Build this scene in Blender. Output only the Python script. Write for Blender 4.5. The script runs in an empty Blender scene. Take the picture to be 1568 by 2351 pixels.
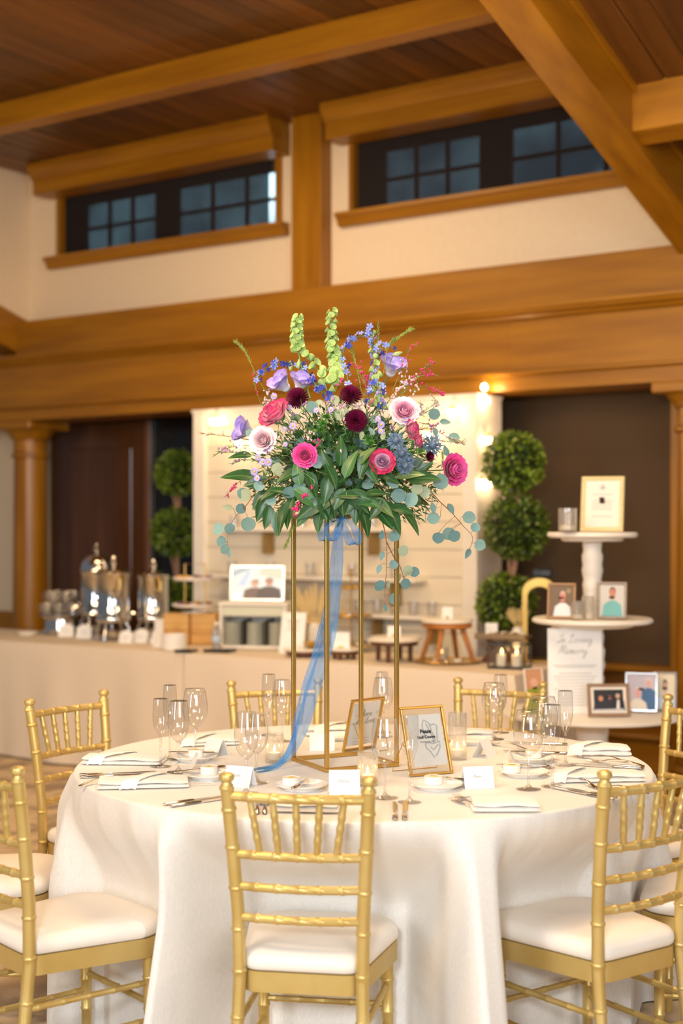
import bpy, math, random
from math import sin, cos, pi, radians as R, sqrt, atan2
from mathutils import Vector as V, Matrix, Quaternion
random.seed(7)
C = bpy.context.scene.collection
SC = bpy.context.scene
# ------------------------------------------------------------------ camera
F, CH, HZ = 3265.0, 1.523, 1207.0           # focal length (px), eye height (m), horizon row in a 1568x2351 frame
cam = bpy.data.cameras.new('camera'); camo = bpy.data.objects.new('camera', cam); C.objects.link(camo)
camo.location = (0, 0, CH); camo.rotation_euler = (pi/2, 0, 0)
cam.sensor_fit = 'VERTICAL'; cam.sensor_height = 36; cam.lens = 36*F/2351
cam.shift_y = (HZ-1175.5)/2351; cam.clip_start = .05
cam.dof.use_dof = True; cam.dof.focus_distance = 4.36; cam.dof.aperture_fstop = 1.75
SC.camera = camo
# ------------------------------------------------------------------ world, lights, exposure
SC.view_settings.view_transform = 'Standard'; SC.view_settings.look = 'None'
SC.view_settings.exposure = 0.0; SC.view_settings.gamma = 1; SC.view_settings.use_curve_mapping = False
SC.cycles.caustics_reflective = False; SC.cycles.caustics_refractive = False
SC.cycles.max_bounces = 10; SC.cycles.transparent_max_bounces = 40
SC.cycles.sample_clamp_indirect = 6
w = bpy.data.worlds.new('world'); SC.world = w; w.use_nodes = True
w.node_tree.nodes['Background'].inputs[0].default_value = (.84, .90, 1, 1)
w.node_tree.nodes['Background'].inputs[1].default_value = .16
def area(name, loc, tgt, sx, sy, power, col, spread=180):
    l = bpy.data.lights.new(name, 'AREA'); l.shape = 'RECTANGLE'; l.size = sx; l.size_y = sy
    l.energy = power; l.color = col; l.spread = R(spread)
    o = bpy.data.objects.new(name, l); C.objects.link(o); o.location = loc
    o.rotation_euler = (V(tgt)-V(loc)).to_track_quat('-Z', 'Y').to_euler(); return o
def point(name, loc, power, col, rad=.05):
    l = bpy.data.lights.new(name, 'POINT'); l.energy = power; l.color = col; l.shadow_soft_size = rad
    o = bpy.data.objects.new(name, l); C.objects.link(o); o.location = loc; return o
WARM = (1, .68, .37); COOL = (.86, .93, 1)
area('window_light_left', (-4.6, -1.0, 2.0), (.2, 4.6, 1.0), 1.1, 2.6, 110, COOL)      # daylight from the tall windows behind the camera
area('window_light_rear', (2.2, -3.2, 2.4), (.2, 4.6, 1.0), 3.0, 2.4, 170, (.95, .97, 1))
area('camera_flash', (-.45, -.5, 2.15), (.1, 4.3, .8), .45, .35, 104, (.84, .92, 1))
area('ceiling_lamp_table', (.5, 4.7, 4.05), (.2, 4.6, .7), 1.2, 1.2, 88, WARM)
area('ceiling_lamp_buffet', (-1.0, 8.0, 4.0), (-1.0, 8.4, 0), 1.6, .8, 42, WARM)
area('hall_fill_left', (-3.2, 4.2, 2.5), (-1.0, 10, 3.4), 1.2, .8, 66, WARM)  # added warm fill that lifts the far wall and beams, no fixture modelled
area('hall_fill_right', (4.8, 2.4, 3.5), (2.2, 8.5, 3.2), 1.2, .8, 48, WARM)  # weaker share of the added warm fill, from the right
area('hall_fill_middle', (-1.6, 2.4, 3.3), (1.9, 8.4, 3.0), 1.2, .8, 80, WARM)  # added warm fill, kept left so the rafter's right face stays dark
area('ceiling_wash', (.8, 4.8, 2.75), (.4, 7.0, 4.6), .9, .7, 12, WARM)
# ------------------------------------------------------------------ placing
def P(px, py, y): return V(((px-784)/F*y, y, CH+(HZ-py)/F*y))
def G(px, py, h=.765):
    y = (CH-h)*F/(py-HZ); return V(((px-784)/F*y, y, h))
ANG = -R(34.77)
W0 = P(70, HZ, 11.2); W0.z = 0
WF = Matrix.Translation(W0) @ Matrix.Rotation(ANG, 4, 'Z'); WI = WF.inverted()
cl = WI @ V((0, 0, CH))
def rdir(px, py): return WI.to_3x3() @ V(((px-784)/F, 1, (HZ-py)/F))
def RV(px, py, v): d = rdir(px, py); t = (v-cl.y)/d.y; return (cl.x+t*d.x, cl.z+t*d.z)
def RU(px, py, u): d = rdir(px, py); t = (u-cl.x)/d.x; return (cl.y+t*d.y, cl.z+t*d.z)
def RZ(px, py, z): d = rdir(px, py); t = (z-cl.z)/d.z; return (cl.x+t*d.x, cl.y+t*d.y)
# ------------------------------------------------------------------ materials
def lin(c): return tuple((x/12.92 if x <= .04045 else ((x+.055)/1.055)**2.4) for x in c)
def S(r, g, b): return lin((r/255, g/255, b/255))
MATS = {}
def mat(name, col, rough=.5, metal=0, **k):
    if name in MATS: return MATS[name]
    m = bpy.data.materials.new(name); m.use_nodes = True; MATS[name] = m
    nt = m.node_tree; b = nt.nodes['Principled BSDF']
    b.inputs['Base Color'].default_value = (*col, 1); b.inputs['Roughness'].default_value = rough
    b.inputs['Metallic'].default_value = metal
    for kk, vv in k.items():
        if kk == 'emit': b.inputs['Emission Color'].default_value = (*vv[0], 1); b.inputs['Emission Strength'].default_value = vv[1]
        elif kk == 'sheen': b.inputs['Sheen Weight'].default_value = vv
        elif kk == 'sss': b.inputs['Subsurface Weight'].default_value = vv; b.inputs['Subsurface Radius'].default_value = (.02, .01, .006)
        elif kk == 'spec': b.inputs['Specular IOR Level'].default_value = vv
        elif kk == 'coat': b.inputs['Coat Weight'].default_value = vv
        elif kk == 'trans': b.inputs['Transmission Weight'].default_value = vv
    def nd(t): return nt.nodes.new(t)
    m['_'] = 0
    if 'noise' in k:                              # (scale xyz, second colour, detail, bump, low, high)
        sc, c2, det, bump, lo, hi = k['noise']
        tc = nd('ShaderNodeTexCoord'); mp = nd('ShaderNodeMapping'); no = nd('ShaderNodeTexNoise'); rp = nd('ShaderNodeValToRGB')
        nt.links.new(tc.outputs['Object'], mp.inputs[0]); mp.inputs['Scale'].default_value = sc
        nt.links.new(mp.outputs[0], no.inputs['Vector']); no.inputs['Scale'].default_value = 1
        no.inputs['Detail'].default_value = det
        rp.color_ramp.elements[0].position = lo; rp.color_ramp.elements[0].color = (*col, 1)
        rp.color_ramp.elements[1].position = hi; rp.color_ramp.elements[1].color = (*c2, 1)
        nt.links.new(no.outputs[0], rp.inputs[0]); out = rp.outputs[0]
        if k.get('rand'):
            oi = nd('ShaderNodeObjectInfo'); hs = nd('ShaderNodeHueSaturation'); ma = nd('ShaderNodeMapRange')
            ma.inputs[3].default_value = 1-k['rand']; ma.inputs[4].default_value = 1+k['rand']
            nt.links.new(oi.outputs['Random'], ma.inputs[0]); nt.links.new(ma.outputs[0], hs.inputs['Value'])
            nt.links.new(out, hs.inputs['Color']); out = hs.outputs[0]
        if k.get('rib'):
            t2 = nd('ShaderNodeTexCoord'); sx = nd('ShaderNodeSeparateXYZ'); m1 = nd('ShaderNodeMath'); m1.operation = 'SUBTRACT'; m1.inputs[1].default_value = .5; m2 = nd('ShaderNodeMath'); m2.operation = 'ABSOLUTE'
            m3 = nd('ShaderNodeMapRange'); m3.inputs[1].default_value = .02; m3.inputs[2].default_value = .055; m3.inputs[3].default_value = .75; m3.inputs[4].default_value = 0; mi = nd('ShaderNodeMix'); mi.data_type = 'RGBA'
            nt.links.new(t2.outputs['Generated'], sx.inputs[0]); nt.links.new(sx.outputs[0], m1.inputs[0]); nt.links.new(m1.outputs[0], m2.inputs[0]); nt.links.new(m2.outputs[0], m3.inputs[0]); nt.links.new(m3.outputs[0], mi.inputs['Factor'])
            nt.links.new(out, mi.inputs['A']); mi.inputs['B'].default_value = (*k['rib'], 1); out = mi.outputs['Result']
        nt.links.new(out, b.inputs['Base Color'])
        if bump:
            bp = nd('ShaderNodeBump'); bp.inputs['Strength'].default_value = bump; bp.inputs['Distance'].default_value = .003
            nt.links.new(no.outputs[0], bp.inputs['Height']); nt.links.new(bp.outputs[0], b.inputs['Normal'])
    if 'grad' in k:                               # list of (pos, colour) along Generated axis
        ax, els = k['grad']
        tc = nd('ShaderNodeTexCoord'); sx = nd('ShaderNodeSeparateXYZ'); rp = nd('ShaderNodeValToRGB')
        nt.links.new(tc.outputs['Generated'], sx.inputs[0]); nt.links.new(sx.outputs[ax], rp.inputs[0])
        e = rp.color_ramp.elements
        while len(e) < len(els): e.new(.5)
        for i, (p_, c_) in enumerate(els): e[i].position = p_; e[i].color = (*c_, 1)
        nt.links.new(rp.outputs[0], b.inputs['Base Color'])
    return m
def glassmat(name, tint=(1, 1, 1), ior=1.45, rough=.0, opac=0.0, ocol=(1, 1, 1)):
    m = bpy.data.materials.new(name); m.use_nodes = True; nt = m.node_tree; nt.nodes.clear(); MATS[name] = m
    o = nt.nodes.new('ShaderNodeOutputMaterial'); t = nt.nodes.new('ShaderNodeBsdfTransparent'); g = nt.nodes.new('ShaderNodeBsdfGlossy')
    g.inputs['Roughness'].default_value = rough
    lw = nt.nodes.new('ShaderNodeLayerWeight'); lw.inputs[0].default_value = .5; pw = nt.nodes.new('ShaderNodeMath'); pw.operation = 'POWER'; pw.inputs[1].default_value = 4.0
    fr = nt.nodes.new('ShaderNodeMath'); fr.operation = 'MULTIPLY_ADD'; fr.inputs[1].default_value = .85; fr.inputs[2].default_value = ((ior-1)/(ior+1))**2*3.2
    mc_ = nt.nodes.new('ShaderNodeMix'); mc_.data_type = 'RGBA'; p3_ = nt.nodes.new('ShaderNodeMath'); p3_.operation = 'POWER'; p3_.inputs[1].default_value = 5
    mc_.inputs['A'].default_value = (*tint, 1); mc_.inputs['B'].default_value = (*[x*.86 for x in tint], 1)
    nt.links.new(lw.outputs['Facing'], p3_.inputs[0]); nt.links.new(p3_.outputs[0], mc_.inputs['Factor']); nt.links.new(mc_.outputs['Result'], t.inputs[0])
    nt.links.new(lw.outputs['Facing'], pw.inputs[0]); nt.links.new(pw.outputs[0], fr.inputs[0])
    mx = nt.nodes.new('ShaderNodeMixShader'); nt.links.new(fr.outputs[0], mx.inputs[0]); nt.links.new(t.outputs[0], mx.inputs[1]); nt.links.new(g.outputs[0], mx.inputs[2])
    last = mx
    if opac:
        d = nt.nodes.new('ShaderNodeBsdfDiffuse'); d.inputs[0].default_value = (*ocol, 1); tr = nt.nodes.new('ShaderNodeBsdfTranslucent'); tr.inputs[0].default_value = (*ocol, 1)
        md = nt.nodes.new('ShaderNodeMixShader'); md.inputs[0].default_value = .35; nt.links.new(d.outputs[0], md.inputs[1]); nt.links.new(tr.outputs[0], md.inputs[2])
        m2 = nt.nodes.new('ShaderNodeMixShader'); m2.inputs[0].default_value = opac
        nt.links.new(mx.outputs[0], m2.inputs[1]); nt.links.new(md.outputs[0], m2.inputs[2]); last = m2
    nt.links.new(last.outputs[0], o.inputs[0]); return m
WOODA, WOODB = (.245, .094, .003), (.39, .168, .005)
wood = mat('honey_wood', WOODA, .38, noise=((1.2, 14, 14), WOODB, 6, .12, .3, .75))
wood_y = mat('honey_wood_y', WOODA, .38, noise=((14, 1.2, 14), WOODB, 6, .12, .3, .75))
wood_z = mat('honey_wood_z', WOODA, .32, noise=((14, 14, 1.2), WOODB, 6, .12, .3, .75))
plankm = mat('ceiling_plank_wood', (.090, .030, .004), .42, noise=((12, 1.0, 12), (.18, .066, .009), 6, .1, .3, .75), rand=.38)
darkwood = mat('dark_wood', (.045, .013, .005), .3, noise=((10, 10, 1), (.10, .032, .012), 5, .1, .3, .75))
plaster = mat('cream_plaster', S(230, 212, 184), .7, noise=((30, 30, 30), S(226, 206, 177), 3, .05, .3, .7))
cloth = mat('ivory_linen', S(246, 240, 230), .62, noise=((500, 500, 60), S(236, 229, 219), 2, .10, .35, .65), sheen=.25)
bcloth = mat('buffet_linen', S(238, 223, 202), .75, noise=((200, 200, 200), S(231, 214, 191), 2, .1, .3, .7))
gold = mat('gold_paint', (.66, .465, .145), .40, .55, noise=((9, 9, 9), (.73, .54, .20), 3, .0, .35, .65))
brass = mat('brass', (.64, .40, .10), .32, .9, noise=((20, 20, 20), (.68, .44, .13), 2, .0, .3, .7))
vinyl = mat('ivory_cushion', S(250, 240, 226), .5, noise=((6, 6, 6), S(246, 235, 220), 2, .04, .3, .7), sss=.0)
silver = mat('polished_silver', (.86, .82, .78), .13, 1, noise=((8, 8, 8), (.80, .75, .70), 2, 0, .3, .7))
steel = mat('polished_steel', (.80, .79, .77), .07, 1, noise=((5, 5, 5), (.74, .73, .71), 2, 0, .3, .7))
china = mat('white_china', S(250, 246, 240), .18, coat=.3, noise=((9, 9, 9), S(247, 243, 236), 2, 0, .3, .7))
paper = mat('white_card', S(250, 249, 247), .7, noise=((60, 60, 60), S(246, 245, 243), 2, .0, .3, .7))
napk = mat('white_napkin', S(250, 246, 240), .8, noise=((300, 300, 300), S(243, 239, 232), 2, .12, .35, .65), sheen=.2)
white = mat('white_paint', S(244, 238, 228), .4, noise=((12, 12, 12), S(240, 233, 222), 2, .02, .3, .7))
ink = mat('black_ink', (.02, .018, .018), .6); grey_ink = mat('grey_ink', (.30, .29, .28), .6); pale_ink = mat('pale_ink', (.55, .54, .53), .7)
black = mat('black_plastic', (.012, .012, .012), .35, noise=((9, 9, 9), (.02, .02, .02), 2, 0, .3, .7))
butter = mat('butter', S(250, 232, 190), .4); goldleaf = mat('gold_leaf_mark', (.85, .48, .04), .35, .4)
wax = mat('candle_wax', S(250, 240, 220), .5, sss=.3); flame = mat('candle_flame', (1, .7, .3), .5, emit=((1, .62, .25), 9))
bulbm = mat('bulb_glow', (1, .85, .6), .5, emit=((1, .72, .38), 26))
glass = glassmat('clear_glass', (.975, .972, .968), 1.5)
ribbed = glassmat('ribbed_glass', (.95, .94, .92), 1.5, .03, .14, (1, .96, .9))
pane = glassmat('window_glass', (.9, .95, .97), 1.45)
vaseglass = glassmat('vase_glass', (.55, .78, .80), 1.5, 0, .12, (.25, .45, .48))
organza = glassmat('blue_organza', (.84, .93, 1), 1.15, .2, .50, (.10, .42, .88))
# ------------------------------------------------------------------ mesh building
class M:
    def __init__(s): s.v = []; s.f = []
    def add(s, vs, fs):
        n = len(s.v); s.v += [tuple(p) for p in vs]; s.f += [[i+n for i in f] for f in fs]; return s
    def box(s, c, d, rot=None, bev=0):
        c = V(c); h = [x/2 for x in d]; vs = []; fs = []
        if not bev:
            for x in (-1, 1):
                for y in (-1, 1):
                    for z in (-1, 1): vs.append(V((x*h[0], y*h[1], z*h[2])))
            fs = [(0, 1, 3, 2), (4, 6, 7, 5), (0, 4, 5, 1), (2, 3, 7, 6), (0, 2, 6, 4), (1, 5, 7, 3)]
        else:
            b = min(bev, *[x*.95 for x in h]); idx = {}
            for x in (-1, 1):
                for y in (-1, 1):
                    for z in (-1, 1):
                        for a in range(3):
                            q = [x*(h[0]-b), y*(h[1]-b), z*(h[2]-b)]; q[a] = (x, y, z)[a]*h[a]
                            idx[(x, y, z, a)] = len(vs); vs.append(V(q))
            g = lambda *k: idx[k]
            for sg in (-1, 1):
                fs.append([g(sg, -1, -1, 0), g(sg, 1, -1, 0), g(sg, 1, 1, 0), g(sg, -1, 1, 0)][::sg])
                fs.append([g(-1, sg, -1, 1), g(-1, sg, 1, 1), g(1, sg, 1, 1), g(1, sg, -1, 1)][::sg])
                fs.append([g(-1, -1, sg, 2), g(1, -1, sg, 2), g(1, 1, sg, 2), g(-1, 1, sg, 2)][::sg])
            for p in (-1, 1):
                for q in (-1, 1):
                    fs.append([g(p, q, -1, 0), g(p, q, -1, 1), g(p, q, 1, 1), g(p, q, 1, 0)][::p*q])
                    fs.append([g(p, -1, q, 0), g(p, 1, q, 0), g(p, 1, q, 2), g(p, -1, q, 2)][::p*q])
                    fs.append([g(-1, p, q, 1), g(-1, p, q, 2), g(1, p, q, 2), g(1, p, q, 1)][::p*q])
                    for r in (-1, 1): fs.append([g(p, q, r, 0), g(p, q, r, 1), g(p, q, r, 2)][::p*q*r])
        if rot is not None: vs = [rot @ q for q in vs]
        return s.add([c+q for q in vs], fs)
    def tube(s, pts, r, n=8, cap=True, flat=1.0, up=None):
        pts = [V(p) for p in pts]; k = len(pts); rr = r if isinstance(r, (list, tuple)) else [r]*k
        vs = []; t0 = None; a = None
        for i, p in enumerate(pts):
            t = (pts[min(i+1, k-1)]-pts[max(i-1, 0)])
            t = t.normalized() if t.length > 1e-9 else (t0 or V((0, 0, 1)))
            if a is None:
                a = V(up) if up else (V((0, 0, 1)) if abs(t.z) < .9 else V((1, 0, 0)))
            a = (a-t*a.dot(t))
            a = a.normalized() if a.length > 1e-6 else t.orthogonal().normalized()
            b = t.cross(a)
            for j in range(n):
                q = 2*pi*j/n; vs.append(p+(a*cos(q)*flat+b*sin(q))*rr[i])
            t0 = t
        fs = [(i*n+j, i*n+(j+1) % n, (i+1)*n+(j+1) % n, (i+1)*n+j) for i in range(k-1) for j in range(n)]
        if cap: fs += [list(range(n))[::-1], [(k-1)*n+j for j in range(n)]]
        return s.add(vs, fs)
    def lathe(s, prof, n=20, c=(0, 0, 0), sx=1, sy=1, rib=0):
        c = V(c); vs = []; fs = []
        for (r, z) in prof:
            for j in range(n):
                q = 2*pi*j/n; k = r*(1+(rib if j % 2 else 0)); vs.append(c+V((k*cos(q)*sx, k*sin(q)*sy, z)))
        m = len(prof)
        fs = [(i*n+j, i*n+(j+1) % n, (i+1)*n+(j+1) % n, (i+1)*n+j) for i in range(m-1) for j in range(n)]
        if prof[0][0] > 1e-5: fs.append(list(range(n))[::-1])
        if prof[-1][0] > 1e-5: fs.append([(m-1)*n+j for j in range(n)])
        return s.add(vs, fs)
    def sheet(s, rows):
        nu = len(rows[0]); vs = [p for r in rows for p in r]
        return s.add(vs, [(i*nu+j, i*nu+j+1, (i+1)*nu+j+1, (i+1)*nu+j) for i in range(len(rows)-1) for j in range(nu-1)])
    def prism(s, poly, fn, a, b):                # poly of 2-D points, fn(p, q, t) -> 3-D
        n = len(poly); vs = [fn(p, q, a) for p, q in poly]+[fn(p, q, b) for p, q in poly]
        return s.add(vs, [list(range(n)), [n+i for i in range(n)][::-1]]+[(i, i+n, (i+1) % n+n, (i+1) % n) for i in range(n)])
    def ball(s, c, r, n=10, m=6, sz=1):
        return s.lathe([(r*sin(pi*i/m) if 0 < i < m else 0, -r*cos(pi*i/m)*sz) for i in range(m+1)], n, c)
    def mesh(s, name, mt, smooth=35):
        me = bpy.data.meshes.new(name); me.from_pydata(s.v, [], s.f); me.materials.append(mt); me.validate()
        if smooth is not None and len(me.polygons):
            me.polygons.foreach_set('use_smooth', [True]*len(me.polygons))
            if smooth < 180: me.set_sharp_from_angle(angle=R(smooth))
        return me
def link(name, data, par=None, loc=None, rot=None, mw=None):
    o = bpy.data.objects.new(name, data); C.objects.link(o)
    if par: o.parent = par
    if loc is not None: o.location = loc
    if rot is not None: o.rotation_euler = rot
    if mw is not None: o.matrix_world = mw
    return o
def ob(name, m, mt, par=None, loc=None, rot=None, smooth=35, mw=None, kind=None):
    o = link(name, m.mesh(name, mt, smooth), par, loc, rot, mw)
    if kind: o['kind'] = kind
    return o
def tag(o, label, cat, group=None):
    o['label'] = label; o['category'] = cat
    if group: o['group'] = group
    return o
def thing(name, label, cat, loc=(0, 0, 0), rz=0, group=None, mw=None):
    o = link(name, None, None, loc, (0, 0, rz)); 
    if mw is not None: o.matrix_world = mw
    return tag(o, label, cat, group)
def dup(root, loc, rz, label, group=None):
    def cp(o, par):
        c = o.copy(); C.objects.link(c)
        if par: c.parent = par
        for ch in o.children: cp(ch, c)
        return c
    r = cp(root, None); r.location = loc; r.rotation_euler = (0, 0, rz); r['label'] = label
    if group: r['group'] = group
    return r
def wstruct(name, m, mt, smooth=30, par=None):
    o = ob(name, m, mt, par, smooth=smooth)
    if par is None: o.matrix_world = WF; o['kind'] = 'structure'
    return o
def bx(u0, u1, v0, v1, z0, z1, bev=0): return M().box(((u0+u1)/2, (v0+v1)/2, (z0+z1)/2), (u1-u0, v1-v0, z1-z0), None, bev)
def text(s, size, mt, par, mw, name='lettering', align='CENTER', off=0, shear=0):
    cu = bpy.data.curves.new('t', 'FONT'); cu.body = s; cu.size = size; cu.align_x = align; cu.offset = off; cu.shear = shear; cu.resolution_u = 3
    t = bpy.data.objects.new('t', cu); C.objects.link(t); me = bpy.data.meshes.new_from_object(t); bpy.data.objects.remove(t)
    me.name = name; me.materials.clear(); me.materials.append(mt)
    o = link(name, me, par); o.matrix_local = mw; return o
# ================================================================== SETTING (local frame: u along the far wall, v away from the room)
carpet = mat('carpet', S(214, 188, 150), .95, noise=((5, 5, 5), S(160, 138, 112), 8, .4, .46, .62))
fl = ob('floor', M().box((0, 5, -.05), (18, 18, .1)), carpet, smooth=None); fl['kind'] = 'structure'
ZC = 4.28
# upper wall with two window openings
UW = M()
def wb(u0, u1, z0, z1, v0=0, v1=.16): UW.box(((u0+u1)/2, (v0+v1)/2, (z0+z1)/2), (u1-u0, v1-v0, z1-z0))
WIN = ((.30, 2.49), (3.05, 5.24)); SZ, HZT = 3.595, 4.10
wb(-.2, .30, 2.9, ZC); wb(2.49, 3.05, 2.9, ZC); wb(5.24, 7.5, 2.9, ZC)
for a, b in WIN: wb(a, b, 2.9, SZ); wb(a, b, HZT, ZC)
wstruct('wall_back', UW, plaster, None)
CK = M(); CK.prism([(0.0, 3.05), (-3.9, 4.27), (-3.9, ZC), (0.0, ZC)], lambda p, q, t: (t, p, q), -.2, 0.0)
wstruct('wall_left', CK, plaster, None)
# lower walls of the recess behind the columns
wstruct('wall_left_lower', bx(-4, -.41, .5, .62, .0, 2.75), plaster, None)
wstruct('trim_7', bx(-4, -.42, .44, .5, 0, .80, .01), wood)
wstruct('wall_recess', bx(-.41, 7, .72, .8, 0, 2.75), darkwood, None)
# entablature
def run(name, poly, mt, u0=-1.6, u1=8): return wstruct(name, M().prism(poly, lambda p, q, t: (t, p, q), u0, u1), mt, 25)
run('trim_1', [(.02, 2.815), (.02, 3.107), (-.15, 3.107), (-.15, 2.815)], wood, 0.0)
run('trim_2', [(.02, 2.766), (.02, 2.825), (-.30, 2.825), (-.30, 2.806), (-.285, 2.80), (-.275, 2.785), (-.24, 2.775), (-.225, 2.760), (-.20, 2.752)], wood)
run('trim_3', [(.02, 2.44), (.02, 2.766), (-.2, 2.766), (-.2, 2.44)], wood)
run('trim_4', [(.14, 2.334), (.14, 2.44), (-.2, 2.45), (-.235, 2.445), (-.235, 2.43), (-.20, 2.418), (-.2, 2.334)], wood)
run('trim_5', [(.72, 2.37), (.72, 2.75), (.45, 2.75), (.45, 2.44), (.43, 2.43), (.43, 2.385), (.45, 2.37)], wood)
for k, (u, p) in enumerate(((1.9, .3), (4.35, .3))):      # butt joints in the fascia: separate lengths of board
    wstruct('trim_%d' % (20+k), bx(u, u+1.6, -.206, -.2, 2.45, 2.75, .003), wood)
wstruct('trim_6', bx(2.65, 2.90, -.12, .02, 3.107, ZC, .008), wood_z)
# flat ceiling: backing board with planks as parts
ce = wstruct('ceiling', bx(-.3, 5.45, -5.2, .2, ZC+.03, ZC+.08), darkwood, None)
pm = M().box((0, 0, 0), (.138, 5.2, .03), None, .006).mesh('plank', plankm, 20)
for i in range(40):
    link('plank', pm, ce, (-.2+i*.1405, -2.5, ZC+.016+random.uniform(-.003, .003)), (0, 0, random.choice((0, pi))))
wstruct('beam', bx(-.1, 5.45, -1.455, -1.30, 4.125, ZC+.01, .012), wood)
wstruct('beam', bx(-.1, 5.45, -3.35, -3.20, 4.125, ZC+.01, .012), wood)
# rafters and the sloped ceiling to the right
SL = .319
def rz(v): return 3.001-SL*v
def rafter(u0, u1, z0, h, v0, v1): return M().prism([(v0, z0-SL*v0), (v1, z0-SL*v1), (v1, z0-SL*v1+h), (v0, z0-SL*v0+h)], lambda p, q, t: (t, p, q), u0, u1)
wood_r = mat('rafter_wood', WOODA, .38, noise=((13, 1.4, 9), WOODB, 6, .12, .3, .75))
wstruct('beam', rafter(5.40, 5.61, 3.001, .30, .0, -4.6), wood_r)
wstruct('beam', rafter(-.24, 0.004, 2.83, .29, .0, -3.9), wood_r)
sl = wstruct('ceiling_slope', rafter(5.61, 8.6, 3.29, .05, .1, -4.9), darkwood, None)
wstruct('trim_8', rafter(5.612, 5.635, 3.22, .045, .0, -4.8), wood_r)
pm2 = M().box((0, 0, 0), (.148, 5.2, .03), None, .007).mesh('plank', plankm, 20)
for i in range(20):
    link('plank', pm2, sl, (5.70+i*.151, -2.45, 3.27+SL*2.45+random.uniform(-.003, .003)), (-math.atan(SL), 0, random.choice((0, 0))))
for v in (-1.30, -2.9):
    wstruct('beam', M().prism([(v, rz(v)+.03), (v+.13, rz(v+.13)+.03), (v+.13, rz(v)+.32), (v, rz(v)+.34)], lambda p, q, t: (t, p, q), 5.61, 8.6), wood)
# columns
def column(u):
    t = link('column', None); t.matrix_world = WF @ Matrix.Translation((u, 0, 0)); t['kind'] = 'structure'
    ob('shaft', M().lathe([(.137, .18), (.138, .9), (.128, 2.09)], 28), wood_z, t)
    ob('base', M().box((0, 0, .06), (.36, .36, .12), None, .01).lathe([(.165, .12), (.172, .135), (.165, .15), (.145, .165), (.15, .18)], 28), wood, t)
    ob('capital', M().lathe([(.13, 2.05), (.15, 2.06), (.15, 2.08), (.131, 2.09), (.133, 2.19), (.15, 2.2), (.155, 2.215), (.175, 2.235), (.195, 2.265), (.2, 2.27)], 28).box((0, 0, 2.302), (.43, .43, .062), None, .008), wood, t)
column(0.0); column(5.47)
# clerestory windows
shade_m = bpy.data.materials.new('solar_shade'); shade_m.use_nodes = True; nt = shade_m.node_tree; nt.nodes.clear()
def shade_nodes(nt, col, fac, tint):
    o = nt.nodes.new('ShaderNodeOutputMaterial'); d = nt.nodes.new('ShaderNodeBsdfDiffuse'); t = nt.nodes.new('ShaderNodeBsdfTransparent'); mx = nt.nodes.new('ShaderNodeMixShader')
    d.inputs[0].default_value = (*col, 1); t.inputs[0].default_value = (*tint, 1); mx.inputs[0].default_value = fac
    nt.links.new(t.outputs[0], mx.inputs[1]); nt.links.new(d.outputs[0], mx.inputs[2]); nt.links.new(mx.outputs[0], o.inputs[0])
shade_nodes(nt, (.030, .024, .024), .78, (.8, .95, 1))
shade_b = bpy.data.materials.new('roller_blind_mesh'); shade_b.use_nodes = True; shade_b.node_tree.nodes.clear()
shade_nodes(shade_b.node_tree, (.115, .076, .046), .97, (.8, .9, 1))
for i, (a, b) in enumerate(WIN):
    w_ = link('window_%d' % (i+1), None); w_.matrix_world = WF; w_['kind'] = 'structure'
    P_ = lambda nm, m, mt, sm=30: ob(nm, m, mt, w_, smooth=sm)
    P_('jamb', bx(a-.0, a+.035, -.02, .16, SZ, HZT, .004), wood_z); P_('jamb', bx(b-.055, b, -.02, .16, SZ, HZT, .004), wood_z)
    P_('sill', M().prism([(.12, SZ), (-.10, SZ), (-.10, SZ-.022), (-.075, SZ-.035), (-.06, SZ-.07), (-.05, SZ-.085), (.0, SZ-.085)], lambda p, q, t: (t, p, q), a-.06, b+.06), wood)
    vl = [(0, 4.055), (-.20, 4.055), (-.20, 4.16), (-.215, 4.165), (-.225, 4.19), (-.25, 4.225), (-.262, 4.235), (-.262, ZC), (0, ZC)]
    P_('valance', M().prism(vl, lambda p, q, t: (t, p, q), a-.06, b+.065), wood)
    u0, u1 = a+.035, b-.055
    fr = mat('window_sash_paint', (.06, .045, .04), .5, noise=((9, 9, 9), (.07, .05, .045), 2, 0, .3, .7))
    zz = (SZ, HZT)
    for s in range(2):
        c0 = u0+s*(u1-u0)/2; c1 = c0+(u1-u0)/2
        l0, l1 = c0+(.30 if s == 0 else .12)*.6, c1-(.16 if s == 0 else .03)
        sash = P_('sash', bx(c0, l0, .10, .13, *zz).box(((l1+c1)/2, .115, sum(zz)/2), (c1-l1, .03, zz[1]-zz[0])).box(((l0+l1)/2, .115, SZ+.01), (l1-l0, .03, .03)).box(((l0+l1)/2, .115, HZT-.05), (l1-l0, .03, .10)), fr, None)
        for k in (1, 2):
            x = l0+(l1-l0)*k/3; ob('muntin', bx(x-.012, x+.012, .10, .125, *zz), fr, sash, smooth=None)
        ob('muntin', bx(l0, l1, .101, .124, SZ+.205, SZ+.229), fr, sash, smooth=None)
        for k in range(3):
            for r in range(2):
                x0 = l0+(l1-l0)*k/3; z0 = SZ+.02+r*.2
                ob('pane', bx(x0+.005, x0+(l1-l0)/3-.005, .118, .122, z0, z0+.2), pane, sash, smooth=None)
    P_('shade', bx(u0+.002, u1-(.100 if i == 0 else .004), .045, .049, SZ+.005, HZT), shade_m, None)
sky = bpy.data.materials.new('daylight_sky'); sky.use_nodes = True; nt = sky.node_tree; nt.nodes.clear()
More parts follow.
